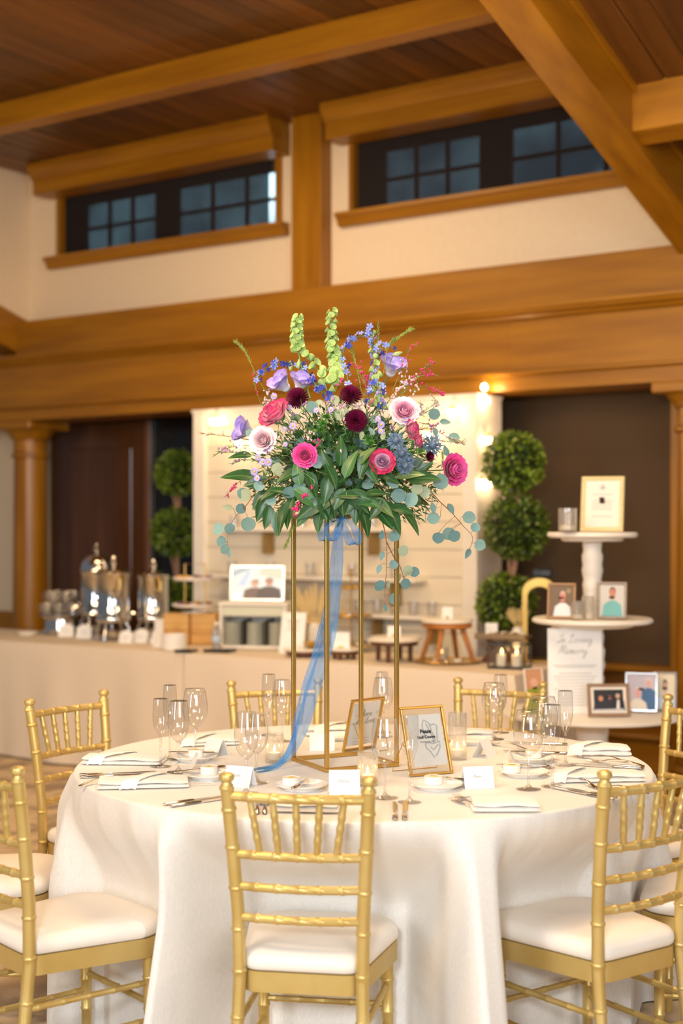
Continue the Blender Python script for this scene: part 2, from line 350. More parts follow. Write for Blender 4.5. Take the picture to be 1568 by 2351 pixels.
o_ = nt.nodes.new('ShaderNodeOutputMaterial'); e_ = nt.nodes.new('ShaderNodeEmission'); n_ = nt.nodes.new('ShaderNodeTexNoise'); r_ = nt.nodes.new('ShaderNodeValToRGB'); tc = nt.nodes.new('ShaderNodeTexCoord')
nt.links.new(tc.outputs['Object'], n_.inputs['Vector']); n_.inputs['Scale'].default_value = 1.5; n_.inputs['Detail'].default_value = 4
r_.color_ramp.elements[0].position = .40; r_.color_ramp.elements[0].color = (.20, .30, .36, 1); r_.color_ramp.elements[1].position = .62; r_.color_ramp.elements[1].color = (.72, .92, 1, 1)
nt.links.new(n_.outputs[0], r_.inputs[0]); nt.links.new(r_.outputs[0], e_.inputs[0]); e_.inputs[1].default_value = 2.6; nt.links.new(e_.outputs[0], o_.inputs[0])
wstruct('exterior_sky', bx(-1.5, 8.5, 1.6, 1.62, -.2, 6.5), sky, None)
# recess: dark panelled door, dark window, roller blinds, wainscot
dr = link('door_1', None); dr.matrix_world = WF; dr['kind'] = 'structure'
ob('door_panel', bx(-.40, .74, .60, .66, 0, 2.36).box((.17, .59, 1.2), (.72, .02, 1.9), None, .01), mat('door_wood', (.070, .026, .009), .22, noise=((7, 7, .8), (.13, .05, .018), 5, .06, .3, .75)), dr)
ob('stile', bx(.70, .765, .55, .62, 0, 2.36, .008), mat('stile_wood', (.16, .065, .03), .3, noise=((9, 9, 1), (.22, .10, .05), 4, .1, .3, .7)), dr)
w3 = link('window_3', None); w3.matrix_world = WF; w3['kind'] = 'structure'
ob('dark_glass', bx(.77, 2.3, .60, .62, .1, 2.36), mat('night_glass', (.008, .007, .007), .15, noise=((3, 3, 3), (.012, .01, .01), 2, 0, .3, .7)), w3, smooth=None)
ob('frame', bx(.765, .80, .55, .62, 0, 2.36, .005), black, w3)
w4 = link('window_4', None); w4.matrix_world = WF; w4['kind'] = 'structure'
ob('blind', bx(2.4, 5.16, .56, .564, .66, 2.37), shade_b, w4, smooth=None)
for u in (3.1, 3.75, 4.4, 5.05): ob('mullion', bx(u-.03, u+.03, .62, .68, .66, 2.37), black, w4, smooth=None)
for z in (1.2, 1.75): ob('mullion', bx(2.4, 5.2, .62, .67, z-.02, z+.02), black, w4, smooth=None)
for a, b in ((3.1, 3.75), (3.75, 4.4), (4.4, 5.05)):
    for c, d in ((.66, 1.2), (1.2, 1.75), (1.75, 2.37)): ob('pane', bx(a+.03, b-.03, .64, .645, c+.02, d-.02), pane, w4, smooth=None)
ob('sill', bx(2.4, 5.2, .40, .58, .62, .66, .01), wood, w4)
ob('jamb', bx(5.12, 5.30, .40, .66, 0, 2.5, .01), wood_z, w4)
wstruct('trim_9', bx(2.4, 5.2, .55, .60, 0, .62), mat('wainscot_wood', (.20, .075, .012), .35, noise=((1, 9, 9), (.30, .125, .025), 5, .1, .3, .75)))
wstruct('baseboard_back', bx(2.4, 5.2, .44, .56, 0, .205, .006).prism([(.55, .205), (.42, .205), (.41, .22), (.43, .24), (.55, .26)], lambda p, q, t: (t, p, q), 2.4, 5.2), wood)
# ================================================================== BANQUET TABLE AND CHAIRS
TC = V((.068, 4.56, 0)); TR, TH = .912, .762
CHAIRS = [  # x, y, facing angle from +Y (clockwise, degrees), label
 (-.110, 3.534, 9.3, 'gold chiavari chair in front of the table, whole back seen from behind'),
 (-.948, 3.795, 50, 'gold chiavari chair cut by the left edge, its ivory cushion in front of the tablecloth'),
 (.811, 3.703, -36, 'gold chiavari chair at the front right of the table, left post standing before the cloth'),
 (-1.005, 5.22, 127, 'gold chiavari chair at the left behind the table, whole top rail and five spindles seen'),
 (-.267, 5.724, 163, 'gold chiavari chair behind the table, back seen through the tall gold flower stand'),
 (.637, 5.718, 206, 'gold chiavari chair behind the table, between the tall ribbed candle and white tiered stand'),
 (1.27, 5.06, 247, 'gold chiavari chair at the right behind the table, one post and rail ends in view'),
 (1.36, 4.18, 287, 'gold chiavari chair tucked in at the right, only its ivory seat side beyond the cloth'),
 (-1.36, 4.50, 91, 'gold chiavari chair at the left, only its ivory seat against the tablecloth'),
]
def bamboo(pts, r, knots, n=10, cap=True, kr=1.13, kl=.006):
    # tube along a polyline with raised rings at fractions `knots`
    pts = [V(p) for p in pts]; L = [0]
    for a, b in zip(pts, pts[1:]): L.append(L[-1]+(b-a).length)
    def at(s):
        s = max(0, min(L[-1], s))
        for i in range(len(pts)-1):
            if s <= L[i+1] or i == len(pts)-2:
                t = (s-L[i])/(L[i+1]-L[i]); return pts[i].lerp(pts[i+1], t)
    r0, r1 = r if isinstance(r, tuple) else (r, r)
    ev = [(s, 1) for s in L]
    for k in knots:
        s = k*L[-1]; ev += [(s-kl, 1), (s-kl*.5, kr), (s, kr*1.03), (s+kl*.5, kr), (s+kl, 1)]
    ev.sort(); P2 = []; RR = []
    for s, k in ev:
        if P2 and s-last < 1e-4: continue
        P2.append(at(s)); RR.append((r0+(r1-r0)*s/L[-1])*k); last = s
    return M().tube(P2, RR, n, cap)
def dshape(sx, wf, yb, yf, n=7):      # seat outline: narrow back, wide bowed front
    o = []
    for cx, cy, r, a0 in ((wf-.085, yf-.085, .085, 0), (-wf+.085, yf-.085, .085, 90), (-sx+.05, yb+.05, .05, 180), (sx-.05, yb+.05, .05, 270)):
        for i in range(n):
            a = R(a0+90*i/(n-1)); o.append((cx+r*cos(a), cy+r*sin(a)))
    return [(x, y+(.018*(1-(x/wf)**2) if y > yf-.06 else 0)) for x, y in o]
def make_chair():
    t = thing('chiavari_chair', '', 'chair', (0, 0, 0), 0, 'gold chiavari chairs round the table')
    # back posts, finials; local +Y is the sitter's front, origin below the top of the back
    PY = [(-.035, 0.0), (.025, .20), (.045, .38), (.042, .54), (.02, .74), (0, .873)]
    PX = [.185, .162, .157, .160, .172, .180]
    for s in (-1, 1):
        pts = [(s*x, y, z) for x, (y, z) in zip(PX, PY)]
        p = ob('back_post', bamboo(pts, (.0165, .0175), (.17, .33, .46, .58, .70, .82, .93), 12), gold, t)
        ob('finial', M().lathe([(.0175, -.012), (.0195, -.008), (.0175, -.003), (.013, .004), (.013, .009), (.0185, .013), (.0202, .020), (.0185, .027), (.011, .0315), (0, .033)], 14, (s*.180, 0, .873)), gold, p)
    def rail(z, y, w, r, kn, bow=.022, nm='rail', sp=0):
        pts = [(-w+2*w*i/10, y-bow*(1-(2*i/10-1)**2), z+sp*(1-(2*i/10-1)**2)) for i in range(11)]
        return ob(nm, bamboo(pts, r, kn, 10), gold, t), pts
    k6 = [i/6 for i in range(1, 6)]
    rail(.846, .004, .176, .0125, k6, nm='top_rail'); rail(.697, .026, .168, .0115, k6); rail(.614, .036, .163, .0112, k6); rail(.534, .043, .160, .0112, k6)
    for i in range(5):
        f = -1+2*(i+1)/6; b = .022*(1-f*f)
        ob('spindle', bamboo([(f*.176*1.02, .004-b, .846), (f*.168*.86 if i != 2 else 0, .026-b, .697)], (.0088, .0088), (.30, .50, .70), 10, kr=1.16, kl=.010), gold, t)
    sh = dshape(.158, .205, .04, .45)
    fr = M(); ins = [(x*.93, .245+(y-.245)*.93) for x, y in sh]; n = len(sh)
    fr.add([(x, y, .345) for x, y in sh]+[(x, y, .397) for x, y in sh]+[(x, y, .397) for x, y in ins]+[(x, y, .345) for x, y in ins],
           [(k*n+i, k*n+(i+1) % n, ((k+1) % 4)*n+(i+1) % n, ((k+1) % 4)*n+i) for k in range(4) for i in range(n)])
    ob('seat_frame', fr, gold, t)
    cu = M(); rows = []
    for k, z in ((.97, .398), (1.0, .403), (1.012, .415), (1.005, .428), (.96, .441), (.85, .449), (.6, .454), (.3, .456)):
        rows.append([(x*k, .245+(y-.245)*k, z) for x, y in sh]+[(sh[0][0]*k, .245+(sh[0][1]-.245)*k, z)])
    cu.sheet(rows); m_ = len(cu.v); cu.add([(0, .245, .4565)], []); L_ = (len(rows)-1)*(n+1)
    cu.f += [[L_+i, L_+i+1, m_] for i in range(n)]; cu.f.append(list(range(n))[::-1])
    ob('cushion', cu, vinyl, t, smooth=180)
    for s in (-1, 1):
        ob('front_leg', bamboo([(s*.175, .405, 0), (s*.172, .40, .35)], (.014, .0175), (.3, .55, .8), 12), gold, t)
    for z in (.16, .265):
        for s in (-1, 1):
            ob('stretcher', bamboo([(s*.16, .03 if z > .25 else .018, z), (s*.172, .402, z)], .0088, (.1, .3, .5, .7, .9), 8), gold, t)
    ob('stretcher', bamboo([(-.173, .402, .21), (.173, .402, .21)], .0088, (.1, .3, .5, .7, .9), 8), gold, t)
    ob('stretcher', bamboo([(-.158, .024, .19), (.158, .024, .19)], .0088, (.1, .3, .5, .7, .9), 8), gold, t)
    return t
ch0 = make_chair()
for i, (x, y, a, lb) in enumerate(CHAIRS):
    if i == 0: ch0.location = (x, y, 0); ch0.rotation_euler = (0, 0, -R(a)); ch0['label'] = lb
    else: dup(ch0, (x, y, 0), -R(a), lb)
# table
tb = thing('round_table', 'round folding banquet table hidden under the ivory tablecloth', 'table', TC)
ob('tabletop', M().lathe([(.0, .735), (.895, .735), (.90, .74), (.90, .753), (.895, .757), (0, .757)], 64), mat('plywood', (.45, .3, .16), .6, noise=((4, 20, 4), (.5, .34, .2), 3, .1, .3, .7)), tb)
for a in (30, 150, 210, 330): ob('leg', M().tube([(.42*cos(R(a)), .42*sin(R(a)), 0), (.42*cos(R(a)), .42*sin(R(a)), .737)], .016, 8), steel, tb)
dents = []
for i, (x, y, a, lb) in enumerate(CHAIRS):
    f = V((sin(R(a)), cos(R(a)))); fp = V((x, y))+f*.475-V((TC.x, TC.y))       # front of this seat, from the table centre
    dents.append((f, fp.length if fp.dot(f) < 0 else .1, V((-f.y, f.x)), fp))
def sst(a, b, x): x = max(0, min(1, (x-a)/(b-a))); return x*x*(3-2*x)
NA = 540; rows = []
rnd = random.Random(3); ph = [rnd.uniform(0, 6.28) for _ in range(8)]
def hem(th, h):                        # radius of the hanging cloth at bearing th and height h
    d = (TH-h)/TH
    c, s_ = cos(th), sin(th)
    fold = .7*sin(9*th+ph[0])+.5*sin(15*th+ph[1])+.3*sin(23*th+ph[2])+.1*sin(41*th+ph[3])+.9*(1-abs(sin(6.5*th+ph[4])))**4+.5*(1-abs(sin(9.5*th+ph[5])))**5
    r = TR+.012*min(1, d*8)+.17*d+.045*fold*d**.8
    for f, L, side, fp in dents:
        dr = V((c, s_)); al = -dr.dot(f)
        if al < .3: continue
        lat = abs((dr*(L/al)).dot(side)-fp.dot(side))
        lim = (L-.012)/al
        k = 1-sst(.222, .285, lat)
        hk = sst(TH+.01, .45, h)
        if lim < r: r = r+(lim-r)*k*hk
        elif k > 0 and h < .46: r = r+(min(r, lim)-r)*k
    return r
for k in (0, .25, .5, .7, .82, .9, .95, .98): rows.append([(TC.x+TR*k*cos(2*pi*j/NA), TC.y+TR*k*sin(2*pi*j/NA), TH) for j in range(NA+1)])
for dr_, dz in ((.992, -.0005), (.9985, -.003), (1.0, -.008)): rows.append([(TC.x+TR*dr_*cos(2*pi*j/NA), TC.y+TR*dr_*sin(2*pi*j/NA), TH+dz) for j in range(NA+1)])
for h in [TH-.02-(TH-.025)*(i/56) for i in range(57)]:
    rr = []
    for j in range(NA+1):
        th = 2*pi*j/NA; r = hem(th, h); rr.append((TC.x+r*cos(th), TC.y+r*sin(th), h))
    rows.append(rr)
clm = M().sheet(rows[1:]); n0 = len(clm.v); clm.add([(TC.x, TC.y, TH)], []); clm.f += [[j+1, j, n0] for j in range(NA)]
cl_ = ob('tablecloth', clm, cloth, smooth=180)
tag(cl_, 'ivory linen cloth draped to the floor over the round table', 'tablecloth')
# ================================================================== ON THE TABLE
ZT = TH+.0008
def T(px, py): return G(px, py, ZT)
def yaw2(a, b): return atan2(b.y-a.y, b.x-a.x)
# stemware ---------------------------------------------------------
PROF = {'wine': (.222, .0405, [(.036, 0), (.036, .0016), (.012, .005), (.0042, .014), (.0036, .05), (.0042, .085), (.008, .094), (.022, .105), (.033, .121), (.0395, .143), (.0405, .156), (.039, .178), (.0345, .205), (.0315, .222)]),
        'flute': (.236, .0262, [(.033, 0), (.033, .0016), (.011, .005), (.004, .013), (.0034, .05), (.004, .095), (.007, .106), (.0145, .12), (.0215, .138), (.0258, .162), (.0262, .178), (.0255, .205), (.0238, .236)])}
def stem_glass(kind, px, by, ry, wpx, label):
    g = T(px, by); H, RM, pr = PROF[kind]
    sz = max(.9, min(1.12, (CH+(HZ-ry)/F*g.y-ZT)/H)); sr = max(.85, min(1.1, wpx*g.y/F/2/RM))
    t = thing('wine_glass' if kind == 'wine' else 'champagne_flute', label, 'glass', g, 0, 'stemware on the round table')
    pz = [(r*sr if z > .08 else r, z*sz) for r, z in pr]; k = next(i for i, q in enumerate(pr) if q[1] > .09)
    ob('foot', M().lathe([(0, 0)]+pz[:3]+[(0.0042, .0135*sz)], 28), glass, t, smooth=80)
    ob('stem', M().lathe(pz[3:k+1], 12), glass, t, smooth=180)
    ob('bowl', M().lathe([(0, pz[k][1])]+pz[k:], 36), glass, t, smooth=80)
    return t
for a in [
 ('flute', 369, 1760, 1604, 37, 'flute standing nearest the left cloth edge, rim lowest of the left cluster'),
 ('flute', 390, 1744, 1573, 32, 'flute rising behind the left cluster, between two wine glasses'),
 ('wine', 410, 1773, 1609, 49, 'smaller wine glass in front of the left cluster, beside the flute'),
 ('wine', 448, 1738, 1581, 59, 'large wine glass at the back of the left cluster, behind the bread plate'),
 ('wine', 565, 1822, 1634, 50, 'wine glass overlapped by another, just above the left post of the front chair'),
 ('wine', 589, 1797, 1638, 54, 'wine glass behind its twin, beside the small ribbed candle and folded card'),
 ('flute', 617, 1688, 1548, 32, 'flute before the back chair left of the gold flower stand'),
 ('wine', 648, 1702, 1561, 46, 'wine glass beside the left leg of the gold stand, before the back chair'),
 ('wine', 884, 1832, 1648, 66, 'wine glass in front of the right legs of the gold stand, beside the lit votive'),
 ('flute', 940, 1842, 1641, 43, 'flute standing in front of the framed course sign'),
 ('wine', 879, 1692, 1556, 48, 'wine glass behind the framed script sign'),
 ('flute', 877, 1682, 1543, 29, 'flute farthest back behind the framed script sign'),
 ('wine', 1134, 1697, 1572, 58, 'wine glass behind the folded card to the right of the tall ribbed candle'),
 ('flute', 1149, 1682, 1558, 32, 'flute behind the wine glass by the tall ribbed candle'),
 ('wine', 1213, 1812, 1631, 70, 'wine glass in front of the right cluster, foot behind the front napkin'),
 ('wine', 1248, 1762, 1599, 66, 'wine glass in the middle of the right cluster, before the white tiered stand'),
 ('flute', 1268, 1806, 1618, 40, 'flute in front of the right cluster, foot at the knife tips'),
 ('flute', 1298, 1757, 1586, 35, 'flute at the right end of the right cluster, tallest against the tiered stand')]:
    stem_glass(*a)
# votives ----------------------------------------------------------
def votive(px, by, ty, wpx, label):
    g = T(px, by); h = CH+(HZ-ty)/F*g.y-ZT; r = wpx*g.y/F/2
    t = thing('ribbed_votive', label, 'candle', g)
    ob('glass_holder', M().lathe([(r*.96, 0), (r, .003), (r, h), (r-.003, h), (r-.003, .010), (0, .009)], 56, rib=-.05), ribbed, t, smooth=20)
    c = ob('candle', M().lathe([(.0195, .0105), (.0195, .031), (.018, .032), (.004, .0305), (0, .031)], 20), wax, t)
    ob('flame', M().lathe([(0, .033), (.004, .038), (.0045, .043), (.0025, .052), (0, .059)], 10), flame, c)
    g_ = point('candle_light', (g.x, g.y, g.z+.048), .22, (1, .62, .28), .006)
votive(630, 1750, 1684, 43, 'short ribbed glass votive between the wine glasses and blue ribbon')
votive(844, 1803, 1726, 47, 'short ribbed glass votive in front of the gold stand, beside the folded card')
votive(1050, 1743, 1636, 43, 'tall ribbed glass candle holder right of the framed course sign')
# plates with butter -------------------------------------------------
def plate(px, py, wpx, rx, ry, label, kn=None):
    g = T(px, py); r = .076
    t = thing('bread_plate', label, 'plate', g, 0, 'bread plates on the round table')
    ob('dish', M().lathe([(0, .0015), (r*.6, .0015), (r*.62, 0), (r*.66, 0), (r*.68, .003), (r*.85, .010), (r, .0155), (r, .0175), (r*.84, .0125), (r*.66, .006), (0, .0055)], 44), china, t)
    if rx is None: return
    q = T(rx, ry)
    if (q-g).length > .04: q = g+(q-g).normalized()*.04
    q.z = ZT+.006
    u = thing('butter_ramekin', label.replace('bread plate', 'butter dish on the bread plate'), 'dish', q, random.random()*3, 'butter ramekins')
    ob('ramekin', M().lathe([(.0235, 0), (.0265, .003), (.027, .024), (.0255, .0245), (.025, .019), (0, .019)], 28), china, u)
    b = ob('butter', M().lathe([(.0248, .0192), (.0248, .0222), (.02, .0235), (0, .024)], 24), butter, u)
    ob('garnish', M().prism([(-.012, -.004), (-.002, -.006), (.011, -.003), (.004, .001), (.008, .006), (-.004, .004)], lambda p, q, t_: (p, q, t_), .0236, .0250), goldleaf, b)
plate(445, 1746, 116, 455, 1737, 'white bread plate at the back of the left cluster')
plate(478, 1787, 116, 482, 1772, 'white bread plate left of the front chair beside the folded cards')
plate(692, 1812, 150, 662, 1807, 'white bread plate behind the top rail of the front chair')
plate(1002, 1811, 116, 992, 1803, 'white bread plate below the framed course sign')
plate(1202, 1781, 130, 1172, 1778, 'white bread plate behind the front wine glass of the right cluster')
plate(1222, 1748, 116, 1226, 1742, 'white bread plate at the back of the right cluster')
plate(1082, 1707, 100, None, None, 'white bread plate behind the tall ribbed candle')
plate(778, 1697, 100, None, None, 'white bread plate behind the gold stand, next to the framed script sign')
# cutlery -----------------------------------------------------------
def knife_mesh(L):
    hl = L*.42
    h = M(); rows = []
    for x, w_, t_ in ((0, .0045, .003), (.004, .007, .0042), (hl*.5, .0078, .0046), (hl*.9, .0065, .0042), (hl, .005, .003)):
        rows.append([(x, w_*cos(2*pi*j/8), .004+t_*sin(2*pi*j/8)) for j in range(9)])
    h.sheet(rows); h.f.append(list(range(8)))
    b = M(); bl = [(hl, -.0045), (hl+.02, -.0075), (L*.8, -.0085), (L*.95, -.006), (L, -.001), (L*.98, .004), (hl+.015, .005), (hl, .0045)]
    b.prism(bl, lambda p, q, t: (p, q, t), .0028, .0048)
    return h, b
def knife(p, q, label, L=None, z=0):
    a, b = T(*p), T(*q); L = L or max(.16, min(.24, (b-a).length))
    a.z += z
    t = thing('table_knife' if L > .19 else 'butter_knife', label, 'knife', a, yaw2(a, b), 'knives on the round table')
    h, bl = knife_mesh(L); ob('handle', h, silver, t, smooth=60); ob('blade', bl, silver, t, smooth=30)
def fork(p, q, label):
    a, b = T(*p), T(*q); L = .195     # a = tine tips
    t = thing('table_fork', label, 'fork', a, yaw2(a, b), 'forks on the round table')
    for i in range(4):
        y = (-1.5+i)*.0062; ob('tine', M().tube([(0, y, .006), (.02, y, .002), (.045, y*.97, .0035)], [.0010, .0015, .0017], 5), silver, t, smooth=80)
    hd = M(); rows = []
    for x, w_, z in ((.042, .0112, .0035), (.055, .0115, .006), (.068, .0085, .010), (.078, .0040, .0125), (.10, .0032, .016), (.14, .0042, .014), (.175, .0066, .007), (.192, .0062, .0035), (.195, .003, .003)):
        rows.append([(x, w_*cos(2*pi*j/8), z+.0014*sin(2*pi*j/8)) for j in range(9)])
    hd.sheet(rows); ob('handle', hd, silver, t, smooth=80)
knife((182, 1782), (330, 1775), 'table knife at the left cloth edge, upper of the pair between two napkins', .235)
knife((183, 1787), (332, 1780), 'table knife at the left cloth edge, lower of the pair between two napkins', .235)
knife((376, 1850), (505, 1830), 'table knife left of the front chair, pointing behind its post, rear of the pair', .235)
knife((392, 1854), (520, 1834), 'table knife left of the front chair, pointing behind its post, front of the pair', .235)
knife((907, 1884), (904, 1840), 'table knife by the cloth edge right of the front chair, nearest its post', .235)
knife((929, 1884), (928, 1842), 'table knife by the cloth edge right of the front chair, second from its post', .235)
knife((1480, 1764), (1310, 1754), 'rear table knife of the pair at the right cloth edge before the arched forks', .235)
knife((1478, 1768), (1312, 1757), 'front table knife of the pair at the right cloth edge before the arched forks', .235)
knife((1416, 1834), (1262, 1805), 'table knife passing behind the right chair post, rear of the pair', .235)
knife((1408, 1838), (1256, 1808), 'table knife passing behind the right chair post, front of the pair', .235)
knife((1303, 1711), (1240, 1709), 'table knife at the far right of the table, behind the flutes, farther one', .22)
knife((1306, 1732), (1232, 1729), 'table knife at the far right of the table, behind the flutes, nearer one', .22)
knife((516, 1775), (440, 1784), 'butter knife lying across the left bread plate by the folded cards', .165, .0175)
knife((500, 1743), (400, 1741), 'butter knife lying across the back plate of the left cluster', .165, .0175)
knife((1092, 1809), (1015, 1800), 'butter knife lying off the plate below the framed course sign', .165, .0175)
knife((1262, 1775), (1150, 1771), 'butter knife lying across the plate of the right cluster', .165, .0175)
knife((1285, 1744), (1170, 1741), 'butter knife lying across the back plate of the right cluster', .165, .0175)
knife((672, 1828), (708, 1802), 'butter knife on the plate behind the front chair, tip up', .165, .0175)
fork((1038, 1836), (1130, 1874), 'fork right of the front chair with tines up, nearer of the pair')
fork((1046, 1828), (1156, 1870), 'fork right of the front chair with tines up, beside the front napkin')
fork((596, 1838), (588, 1885), 'fork seen between the spindles of the front chair, farther left')
fork((612, 1838), (606, 1885), 'fork seen between the spindles of the front chair, second from the left')
fork((1315, 1738), (1450, 1752), 'fork beside the rear right napkin, tips nearest the flute')
fork((1345, 1748), (1466, 1759), 'fork beside the rear right napkin, arched handle toward the cloth edge')
fork((1303, 1786), (1372, 1813), 'fork in front of the right napkin, tines toward the flute foot')
fork((1350, 1806), (1440, 1818), 'fork partly behind the right chair post, in front of the napkin')
fork((1112, 1708), (1165, 1716), 'fork behind the folded card near the tall ribbed candle')
fork((300, 1786), (208, 1802), 'fork almost hidden under the front left napkin')
# napkins -------------------------------------------------------------
def napkin(p, q, W, label, wrap=.5, th=.02, back=1):
    a, b = T(*p), T(*q); L = max(.18, min(.29, (b-a).length)); n = V((-(b-a).y, (b-a).x, 0)).normalized()*back
    c = (a+b)/2+n*W/2; c.z = ZT
    t = thing('folded_napkin', label, 'napkin', c, yaw2(a, b), 'white napkins on the round table')
    k = 2
    for i in range(k):
        z0 = .0006+th*i/k; z1 = th*(i+1)/k; hw = W/2-.004*i; rows = []
        for s in range(13):
            x = -L/2+L*s/12; puff = 1+.10*sin(s*1.9+i); e = .6 if s in (0, 12) else 1
            zz = (z1-z0)*.5*e*puff; zm = (z0+z1)/2+.002*sin(s*.8+i*2)*(i > 0)
            rows.append([(x+(.004*i if s == 0 else -.003*i if s == 12 else 0), -hw*cos(2*pi*j/16)*(1 if abs(cos(2*pi*j/16)) > .5 else 1)*min(1, 1.0), zm-zz*min(1, max(-1, 1.35*sin(2*pi*j/16)))) for j in range(17)])
        m = M().sheet(rows); m.f += [list(range(16)), [12*17+j for j in range(16)][::-1]]
        ob('fold', m, napk, t, smooth=50)
    if wrap:
        rows = []; x0 = -L/2+L*wrap
        for s in range(11):
            f = s/10; y = -W/2-.003+(W+.006)*f; z = th+.002+.006*sin(pi*f); z = z if 0 < s < 10 else .003
            xx = x0-.045+.10*f
            rows.append([(xx-.024, y, z-.002), (xx-.012, y, z+.0025), (xx, y, z+.001), (xx+.012, y, z+.003), (xx+.024, y, z-.001)])
        ob('wrap', M().sheet(rows), napk, t, smooth=80)
    return t
napkin((184, 1757), (366, 1760), .12, 'folded white napkin at the far left cloth edge, farther of the two', .35, .024)
napkin((222, 1816), (434, 1811), .13, 'folded white napkin at the front left, with a diagonal wrap and print below', .5, .024)
napkin((420, 1716), (552, 1712), .13, 'white napkin at the back left behind the folded card', .3, .024)
napkin((1092, 1868), (1236, 1868), .14, 'folded white napkin at the front right beside the two forks', 0, .026)
napkin((1334, 1737), (1440, 1738), .11, 'white napkin at the far right against the wooden wainscot', .2, .032)
napkin((1290, 1800), (1486, 1797), .12, 'white napkin at the right behind the front right chair post', .12, .026)
napkin((1052, 1700), (1108, 1698), .10, 'white napkin behind the tall ribbed candle', 0, .03)
napkin((648, 1868), (748, 1870), .15, 'folded white napkin behind the spindles of the front chair', 0, .028)
napkin((722, 1692), (800, 1690), .10, 'white rolled napkin behind the gold stand at the back of the table', .5, .034)
def menu(p, q, W, label):
    a, b = T(*p), T(*q); t = thing('menu_card', label, 'card', (a+b)/2+V((0, .05, .0003)), yaw2(a, b), 'printed menu cards')
    ob('sheet', M().box((0, 0, .0002), (.13, W, .0004)), paper, t)
    m = M()
    for i in range(7): m.box((.03*(i % 2)-.01, -.04+i*.013, .0005), (.05+.02*(i % 3), .0018, .0002))
    o = ob('print', m, grey_ink, t, smooth=None); o['kind'] = 'stuff'
menu((400, 1806), (470, 1803), .10, 'printed menu card under the front left napkin end')
menu((330, 1756), (385, 1757), .09, 'printed menu card under the far left napkin')
menu((1275, 1786), (1345, 1783), .09, 'printed menu card under the napkin behind the right chair')
# place cards -----------------------------------------------------------
def tent(px, py, W, H, a, name, label, spread=.028):
    g = T(px, py); t = thing('place_card', label, 'card', g, R(a), 'folded place cards')
    f = ob('front_leaf', M().add([(-W/2, 0, 0), (W/2, 0, 0), (W/2, spread, H), (-W/2, spread, H), (-W/2, .0006, 0), (W/2, .0006, 0), (W/2, spread+.0006, H), (-W/2, spread+.0006, H)],
        [(0, 1, 2, 3), (4, 7, 6, 5), (0, 4, 5, 1), (3, 2, 6, 7), (0, 3, 7, 4), (1, 5, 6, 2)]), paper, t, smooth=None)
    ob('back_leaf', M().add([(-W/2, 2*spread, 0), (W/2, 2*spread, 0), (W/2, spread+.0006, H), (-W/2, spread+.0006, H), (-W/2, 2*spread+.0006, 0), (W/2, 2*spread+.0006, 0), (W/2, spread+.0012, H), (-W/2, spread+.0012, H)],
        [(3, 2, 1, 0), (4, 5, 6, 7), (0, 1, 5, 4), (3, 7, 6, 2), (0, 4, 7, 3), (1, 2, 6, 5)]), paper, t, smooth=None)
    tilt = Matrix.Rotation(-math.atan2(spread, H), 4, 'X')
    if name:
        text(name, .0125, grey_ink, f, Matrix.Translation((-.004, spread*.48-.0006, H*.5)) @ tilt @ Matrix.Rotation(pi/2, 4, 'X'), shear=.3)
        m = M(); mw = Matrix.Translation((.014, spread*.34-.0006, H*.36)) @ tilt
        m.box((0, 0, 0), (.018, .0003, .0016)); o = ob('small_print', m, pale_ink, f, smooth=None); o.matrix_local = mw
tent(792, 1825, .087, .066, 4, 'Donna', 'white folded place card in front, facing the camera beside the votive')
tent(1102, 1811, .088, .06, 8, 'Peter', 'white folded place card right of the framed course sign, turned slightly')
tent(541, 1808, .085, .058, -22, 'Kelly', 'white folded place card behind the left post of the front chair')
tent(512, 1730, .085, .055, 130, '', 'white folded place card by the back left napkin, blank side showing')
tent(1130, 1738, .078, .055, 62, '', 'white folded place card right of the tall ribbed candle, on its side edge')
tent(1190, 1766, .085, .055, 82, '', 'white folded place card seen end on by the right plates')
tent(740, 1718, .085, .055, 180, '', 'white folded place card behind the blue ribbon, inside the gold stand')
tent(432, 1772, .085, .055, -80, '', 'white folded place card seen end on between the left plates')
